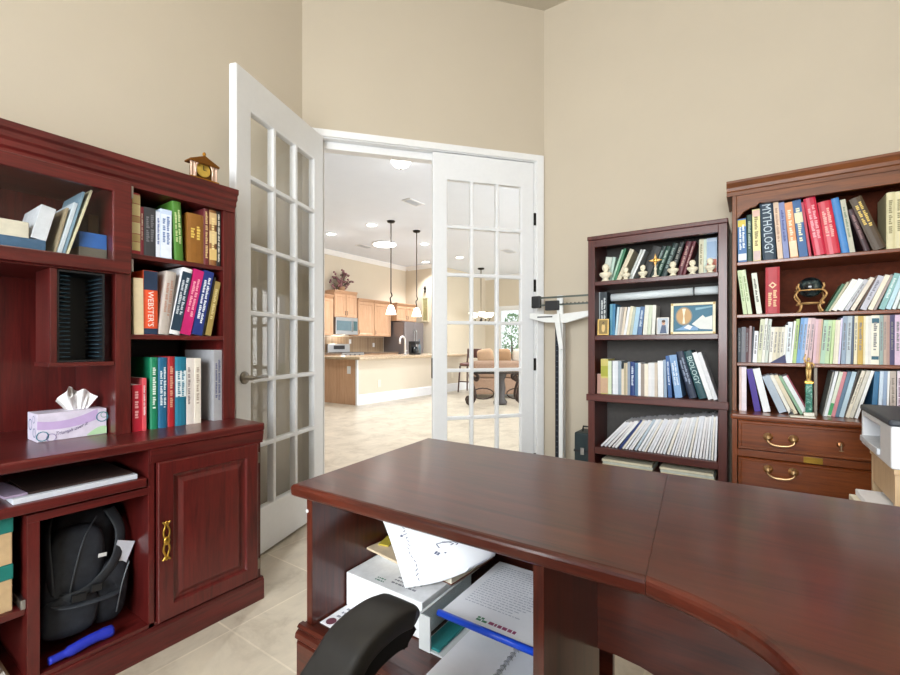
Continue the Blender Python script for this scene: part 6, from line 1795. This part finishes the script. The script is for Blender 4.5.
# coffee maker and small things at the far end of the counter
cx_, cz2, _ = on_y(414.5, 352, PY0 + .5)
cm = thing('coffee_maker', 'small black coffee maker on the peninsula counter', 'coffee maker', (cx_, PY0 + .5, zct))
Mc = Matrix.Translation((cx_, PY0 + .5, zct)) @ Matrix.Scale(1.0, 4)
MB(M=Mc).box(-.09, .09, -.1, .1, 0, .04).build('base', BLACK, cm, .006)
MB(M=Mc).box(-.09, .09, .03, .1, .04, .24).build('tower', BLACK, cm, .008)
MB(M=Mc).box(-.09, .09, -.09, .1, .24, .31).build('brew_head', BLACK, cm, .01)
MB(M=Mc).lathe([(.05, .045), (.065, .08), (.06, .15), (.045, .18)], (0, -.03, 0), 16).build('carafe', plain('#2a2f33', .1), cm)
bx_, _, _ = on_y(419.5, 352, PY0 + .62)
b_ = MB(M=Matrix.Translation((bx_, PY0 + .62, zct))).lathe([(.035, 0), (.035, .2), (.012, .28), (.012, .36), (.0, .36)], seg=14).build('bottle', plain('#6a7a84', .2)); tag(b_, 'slim grey bottle beside the coffee maker on the counter', 'bottle')
# bar stool at the end of the peninsula
def stool(px, label, yy):
    x_, _, _ = on_y(px, 380, yy)
    d = thing('bar_stool', label, 'bar stool', (x_, yy, 0))
    M__ = Matrix.Translation((x_, yy, 0)); DW_ = plain('#4a2420', .4)
    for i in (-1, 1):
        for j in (-1, 1):
            MB(M=M__).tube([(i * .2, j * .19, .004), (i * .16, j * .16, .62)], [.018, .022], 8).build('leg', DW_, d)
    MB(M=M__).ell((0, 0, .65), (.22, .21, .045), .6, 18, 8).build('seat', plain('#5a2a24', .5), d)
    for j in (-1, 1): MB(M=M__).tube([(.18, j * .18, .66), (.23, j * .18, 1.02)], .02, 8).build('back_post', DW_, d)
    MB(M=M__).box(.2, .235, -.19, .19, .8, 1.02).build('back_rail', DW_, d, .008)
    MB(M=M__).tube([(-.18, -.17, .25), (-.18, .17, .25)], .014, 8).build('footrest', DW_, d)
stool(469.5, 'dark red wooden bar stool at the end of the peninsula', PY0 - .42)

# pendants over the peninsula
def pendant(px, py0, label, d_):
    p = at_d(px, py0, d_)
    t = thing('pendant_lamp', label, 'pendant lamp', (p.x, p.y, H), 'bell pendants over the peninsula')
    Mp = Matrix.Translation((p.x, p.y, 0))
    MB(M=Mp).lathe([(.02, H - .04), (.07, H - .03), (.085, H - .001)], seg=18).build('canopy', DKMET, t)
    zb = CH + (HY - 314.5 - (2 if px > 400 else 0)) / F * d_
    MB(M=Mp).tube([(0, 0, H - .03), (0, 0, zb + .42)], .011, 8).build('rod', plain('#5a524c', .4, .6), t)
    m = MB(M=Mp); m.tube(bezier([(0, 0, zb + .44), (.03, 0, zb + .38), (-.02, 0, zb + .32), (.0, 0, zb + .24), (0, 0, zb + .19)], 6), .012, 8); m.build('scroll', DKMET, t)
    MB(M=Mp).lathe([(.03, zb + .19), (.055, zb + .165), (.078, zb + .1), (.1, zb + .02), (.104, zb)], seg=22).build('glass_shade', emit('lit_shade_%d' % px, '#fff6e6', 3.0), t)
pendant(391, 221, 'bell glass pendant on dark rod in front of the maple cabinets', 8.85)
pendant(416.6, 231, 'bell glass pendant on dark rod nearer the closed door', 9.6)

# ceiling lights and vents of the great room
def on_ceiling(px, py): 
    return on_z(px, py, H)
CANL = emit('downlight_lens', '#fffaf0', 9)
def can(px, py, r, label):
    x, y = on_ceiling(px, py)
    t = thing('downlight', label, 'recessed light', (x, y, H), 'recessed ceiling lights')
    MB(M=Matrix.Translation((x, y, H))).lathe([(r, -.001), (r, -.012), (r * .8, -.014), (r * .8, -.001)], seg=22).build('trim_ring', WHITE, t)
    MB(M=Matrix.Translation((x, y, H))).lathe([(r * .78, -.016), (r * .5, -.02), (0, -.021)], seg=22).build('lens', CANL, t)
can(331, 233.5, .12, 'recessed ceiling light close to the open door edge')
can(371.7, 224.5, .13, 'recessed ceiling light before the large round one')
can(424.5, 243.5, .12, 'recessed ceiling light seen beside the closed door stile')
can(425.5, 261.5, .13, 'recessed ceiling light deepest beyond the pendants')
can(459.6, 257, .13, 'recessed ceiling light seen through the upper closed door panes')
x, y = on_ceiling(384.6, 243.3)
t = thing('ceiling_light', 'large round flush ceiling light behind the pendant rods', 'ceiling light', (x, y, H))
MB(M=Matrix.Translation((x, y, H))).lathe([(.30, -.001), (.30, -.03)], seg=32).build('rim', WHITE, t)
MB(M=Matrix.Translation((x, y, H))).lathe([(.28, -.03), (.26, -.05), (.15, -.075), (0, -.085)], seg=32).build('diffuser', emit('round_diffuser', '#fffdf8', 6), t)
p = at_d(401, 156, 5.85)
t = thing('ceiling_light', 'bowl shaped lit ceiling fixture just inside the great room', 'ceiling light', (p.x, p.y, H))
Mp = Matrix.Translation((p.x, p.y, H))
MB(M=Mp).lathe([(.15, -.001), (.15, -.025), (.12, -.03)], seg=24).build('pan', plain('#b8a890', .4, .5), t)
MB(M=Mp).lathe([(.135, -.03), (.13, -.07), (.09, -.12), (.03, -.145), (0, -.147)], seg=24).build('glass_bowl', emit('bowl_glass', '#fff7e8', 5), t)
MB(M=Mp).lathe([(.012, -.146), (.014, -.16), (0, -.172)], seg=12).build('finial', NICKEL, t)
def vent(px, py, label, w=.36):
    x, y = on_ceiling(px, py)
    t = thing('ceiling_vent', label, 'air vent', (x, y, H))
    MB((x, y, H), (1, 0, 0), (0, 1, 0)).lattice([-w / 2, -w / 2 + .03, w / 2 - .03, w / 2], [0, 1, 2, 3], lambda i, j: False, 0, 0) if False else None
    m = MB(M=Matrix.Translation((x, y, H)))
    m.box(-w / 2, w / 2, -w / 4, w / 4, -.012, -.001); m.build('frame', WHITE, t, .004)
    for k in range(5):
        m = MB(M=Matrix.Translation((x, y, H - .016)) @ Matrix.Translation((0, -w / 4 + .04 + k * (w / 2 - .08) / 4, 0)) @ Matrix.Rotation(R(35), 4, 'X')); m.box(-w / 2 + .03, w / 2 - .03, -.012, .012, -.002, .002); m.build('slat', plain('#b9bcc0', .5), t)
vent(413, 202, 'white ceiling vent seen above the nearer pendant', .4)
vent(364, 246, 'white ceiling vent close to the kitchen wall', .42)
vent(508.5, 251, 'white ceiling vent seen through the closed door panes', .5)

# chandelier over the nook
p = at_d(481, 268.5, 14.2); 
ch2 = thing('chandelier', 'lit chandelier with frosted bowls seen through the closed door', 'chandelier', (p.x, p.y, H))
Mp = Matrix.Translation((p.x, p.y, 0))
d_ = 14.2; zsh_ = CH + (HY - 316) / F * d_
MB(M=Mp).lathe([(.03, H - .06), (.1, H - .04), (.11, H - .001)], seg=16).build('canopy', DKMET, ch2)
MB(M=Mp).tube([(0, 0, H - .05), (0, 0, zsh_ - .2)], .014, 8).build('rod', plain('#8a7a66', .4, .6), ch2)
MB(M=Mp).lathe([(0, -.06), (.05, -.03), (.03, 0), (.05, .06), (.02, .12)], (0, 0, zsh_ - .2), 14).build('hub', DKMET, ch2)
SH = emit('frosted_bowl', '#fff6e4', 4)
for k in range(5):
    a = k * 2 * math.pi / 5; ca, sa = math.cos(a), math.sin(a)
    m = MB(M=Mp); m.tube(bezier([(0, 0, zsh_ - .18), (.15 * ca, .15 * sa, zsh_ - .23), (.27 * ca, .27 * sa, zsh_ - .14), (.3 * ca, .3 * sa, zsh_ - .06)], 6), .012, 8); am_ = m.build('arm', DKMET, ch2)
    MB(M=Mp).lathe([(.03, -.05), (.08, -.02), (.11, .05), (.12, .1)], (.3 * ca, .3 * sa, zsh_), 16).build('glass_bowl', SH, am_)

# framed picture and finial on the side wall by the refrigerator
xk = KX - .001
RFK = MB((xk, 0, 0), (0, -1, 0), (-1, 0, 0))
y0p, z1p, _ = on_x(422, 297, xk); y1p, z0p, _ = on_x(429, 322, xk)
d = thing('framed_picture', 'narrow framed picture on the side wall beyond the pendants', 'picture', (xk, (y0p + y1p) / 2, z0p))
MB((xk, 0, 0), (0, -1, 0), (-1, 0, 0)).lattice([-y0p, -y0p + .05, -y1p - .05, -y1p], [z0p, z0p + .05, z1p - .05, z1p], lambda i, j: not (i == 1 and j == 1), .03, 0).build('frame', plain('#d8cdb0', .5), d)
MB((xk, 0, 0), (0, -1, 0), (-1, 0, 0)).box(-y0p + .04, -y1p - .04, .005, .012, z0p + .04, z1p - .04).build('picture', plain('#9a9468', .6, 0, .3), d)
yq_, zq3, _ = on_x(426, 290, xk)
m = MB((xk - .056, yq_, 0)); m.lathe([(.0, -.12), (.03, -.06), (.015, -.02), (.05, .04), (.02, .1), (0, .16)], (0, 0, zq3), 12)
tag(m.build('wall_ornament', DKMET), 'dark wall ornament above the narrow framed picture', 'ornament')

# console table with scrolled iron base
tcx = at_d(497, 400, 8.25); tx_, ty_ = tcx.x, tcx.y
ct2 = thing('console_table', 'glass topped table on scrolled dark iron base before the sofa', 'table', (tx_, ty_, 0))
ang = math.atan2(-CA, SA)  # runs across the view
Mt2 = Matrix.Translation((tx_, ty_, 0)) @ Matrix.Rotation(ang, 4, 'Z')
ztb = CH - 25.0 / F * 8.25
MB(M=Mt2).box(-.55, .5, -.25, .25, ztb - .018, ztb).build('glass_top', thin_glass('table_glass', (.8, .86, .86, 1), 1.6), ct2, .004)
MB(M=Mt2).lattice([-.5, -.47, .42, .45], [0, 1], lambda i, j: False, 0, 0) if False else None
m = MB(M=Mt2)
for s_ in (-.2, .2): m.tube([(-.46, s_, ztb - .03), (.42, s_, ztb - .03)], .014, 8)
for x_ in (-.46, .42): m.tube([(x_, -.2, ztb - .03), (x_, .2, ztb - .03)], .014, 8)
m.build('top_frame', IRON, ct2)
for i_, x_ in enumerate((-.36, .3)):
    for s_ in (-.17, .17):
        sg = -1 if i_ == 0 else 1
        pts = bezier([(x_ + sg * .10, s_, ztb - .10), (x_ + sg * .03, s_, ztb - .16), (x_ + sg * .0, s_, ztb - .09), (x_ + sg * .08, s_, ztb - .03), (x_ + sg * .14, s_, ztb - .1), (x_ + sg * .07, s_, ztb * .45), (x_ + sg * .06, s_, .13), (x_ + sg * .14, s_, .03), (x_ + sg * .2, s_, .06), (x_ + sg * .18, s_, .12), (x_ + sg * .13, s_, .1)], 6)
        MB(M=Mt2).tube(pts, .026, 8).build('scroll_leg', IRON, ct2)
m = MB(M=Mt2); m.lathe([(.12, 0), (.13, .05), (.08, .12), (.1, .3), (.08, .45), (.12, ztb - .06), (.13, ztb - .03)], (.06, 0, 0), 16); m.build('urn_pedestal', plain('#3f3b3a', .5, .3), ct2)
for s_ in (-1, 1):
    m = MB(M=Mt2); m.tube([(.06 + .32 * s_ + .2 * math.cos(a), 0, .2 + .1 * math.sin(a)) for a in [2 * math.pi * k / 16 for k in range(16)]], .012, 6, closed=True); m.build('ring_brace', IRON, ct2)

# sofa behind the table
sp = at_d(505, 398, 9.6)
so = thing('sofa', 'brown leather sofa behind the glass topped table', 'sofa', (sp.x, sp.y, 0))
Ms = Matrix.Translation((sp.x, sp.y, 0)) @ Matrix.Rotation(ang, 4, 'Z')
LEA = plain('#9a7c66', .55, 0, .15); 
MB(M=Ms).box(-.75, 1.2, -.42, .42, .08, .42).build('base', LEA, so, .03)
MB(M=Ms).box(-.72, 1.17, -.42, -.22, .42, .78).build('backrest', LEA, so, .06)
for x_ in (-.75, 1.02): MB(M=Ms).box(x_, x_ + .2, -.42, .44, .3, .62).build('armrest', LEA, so, .06)
for x_ in (-.54, .24): MB(M=Ms).box(x_, x_ + .77, -.22, .42, .42, .54).build('seat_cushion', LEA, so, .04)
for x_ in (-.66, 1.1):
    for y_ in (-.36, .36): MB(M=Ms).box(x_ - .03, x_ + .03, y_ - .03, y_ + .03, 0, .08).build('leg', DKMET, so)
cols = [('#bd9c7c', 'tan'), ('#a98460', 'caramel'), ('#ddd2c2', 'cream'), ('#b89880', 'rosy tan')]
for k, (x_, (c, nm_)) in enumerate(zip((-.52, -.15, .22, .59), cols)):
    m = MB(M=Ms @ Matrix.Translation((x_ + .1, -.035, .80)) @ Matrix.Rotation(R(-9 + 6 * k), 4, 'Y') @ Matrix.Rotation(R(16), 4, 'X')); m.ell((0, 0, 0), (.175, .08, .225), .42, 20, 12)
    tag(m.build('cushion', plain(c, .8)), f'{nm_} cushion resting on the brown leather sofa', 'cushion', 'sofa cushions')
# ================================================================ light, sky and camera
wd = bpy.data.worlds.new('daylight'); S.world = wd; wd.use_nodes = True
nt = wd.node_tree
bg = nt.nodes['Background']
tc = nt.nodes.new('ShaderNodeTexCoord'); sp_ = nt.nodes.new('ShaderNodeSeparateXYZ'); rp_ = nt.nodes.new('ShaderNodeValToRGB')
nt.links.new(tc.outputs['Generated'], sp_.inputs[0]); nt.links.new(sp_.outputs['Z'], rp_.inputs['Fac'])
rp_.color_ramp.elements[0].color = (.95, .97, 1, 1); rp_.color_ramp.elements[1].color = (.55, .72, 1, 1)
nt.links.new(rp_.outputs['Color'], bg.inputs['Color'])
bg.inputs['Strength'].default_value = 1.6

def area(name, loc, to, sx, sy, power, col=(1, 1, 1)):
    l = bpy.data.lights.new(name, 'AREA'); l.shape = 'RECTANGLE'; l.size = sx; l.size_y = sy; l.energy = power; l.color = col
    o = bpy.data.objects.new(name, l); COL.objects.link(o); o.location = loc
    o.rotation_euler = (Vector(to) - Vector(loc)).to_track_quat('-Z', 'Y').to_euler()
    return o
def point(name, loc, power, r, col=(1, .9, .78)):
    l = bpy.data.lights.new(name, 'POINT'); l.energy = power; l.shadow_soft_size = r; l.color = col
    o = bpy.data.objects.new(name, l); COL.objects.link(o); o.location = loc; return o
# daylight at the study window, plus lamps added outside the unseen great room openings
area('window_daylight', (XB - .25, .15, 1.7), (1, .15, 1.6), 2.3, 1.8, 285, (.93, .968, 1))
area('patio_daylight', (6.3, GY0 - .3, 1.35), (6.3, 5, 1.2), 4.1, 2.5, 230, (.97, .985, 1))
area('patio_daylight_2', (11.2, GY0 - .3, 1.35), (11.2, 5, 1.2), 3.9, 2.5, 230, (.97, .985, 1))
# bowl lamp added on the unseen study ceiling to brighten the room
cl = thing('ceiling_light', 'frosted bowl ceiling light of the study', 'ceiling light', (.7, .35, H))
MB(M=Matrix.Translation((.7, .35, H))).lathe([(.09, -.001), (.09, -.03)], seg=24).build('pan', BRASS, cl)
MB(M=Matrix.Translation((.7, .35, H))).lathe([(.2, -.031), (.19, -.08), (.12, -.14), (0, -.16)], seg=28).build('glass_bowl', emit('study_bowl', '#fff3e0', 5), cl)
point('study_bulb', (.7, .35, H - .32), 16, .18, (1, .96, .9))
def spot(name, loc, power):
    l = bpy.data.lights.new(name, 'SPOT'); l.energy = power; l.spot_size = R(125); l.spot_blend = .6; l.shadow_soft_size = .1; l.color = (.97, .985, 1)
    o = bpy.data.objects.new(name, l); COL.objects.link(o); o.location = loc; return o
for k, (px, py) in enumerate(((331, 233.5), (371.7, 224.5), (384.6, 243.3), (424.5, 243.5), (425.5, 261.5), (459.6, 257), (401, 156))):
    x, y = on_ceiling(px, py); spot('downlight_beam_%d' % k, (x, y, H - .1 if k != 6 else H - .25), 175)
for k, (x, y) in enumerate(((4.0, 3.6), (6.4, 2.2), (8.8, 3.4), (11.2, 3.6), (11.6, 4.6))):  # extra recessed lights, added out of view to brighten the great room
    t = thing('downlight', 'recessed ceiling light of the great room out of the doorway view', 'recessed light', (x, y, H), 'recessed ceiling lights')
    MB(M=Matrix.Translation((x, y, H))).lathe([(.13, -.001), (.13, -.012), (.104, -.014), (.104, -.001)], seg=22).build('trim_ring', WHITE, t)
    MB(M=Matrix.Translation((x, y, H))).lathe([(.1, -.016), (.06, -.02), (0, -.021)], seg=22).build('lens', CANL, t)
    spot('downlight_beam_b%d' % k, (x, y, H - .1), 175)
for k, (px, py) in enumerate(((331, 233.5), (371.7, 224.5), (384.6, 243.3), (424.5, 243.5))):
    x, y = on_ceiling(px, py); point('kitchen_bulb_%d' % k, (x, y, H - .25), 1.5, .12, (1, .97, .93))
p = at_d(401, 156, 5.85); point('hall_bulb', (p.x, p.y, H - .35), 2, .14, (1, .97, .93))
point('hood_bulb', ((xm0 + xm1) / 2, GY1 - .25, zm0 - .06), 5, .03)

cam = bpy.data.cameras.new('camera'); co = bpy.data.objects.new('camera', cam); COL.objects.link(co)
co.location = (0, 0, CH); co.rotation_euler = (R(90), 0, AZ - R(90))
cam.sensor_width = 36; cam.lens = F / 900 * 36; cam.sensor_fit = 'HORIZONTAL'
cam.shift_y = 8.5 / 900
cam.clip_start = .03; cam.clip_end = 100
S.camera = co
S.view_settings.view_transform = 'Standard'; S.view_settings.look = 'None'
S.view_settings.exposure = -0.12; S.view_settings.gamma = 1; S.view_settings.use_curve_mapping = False
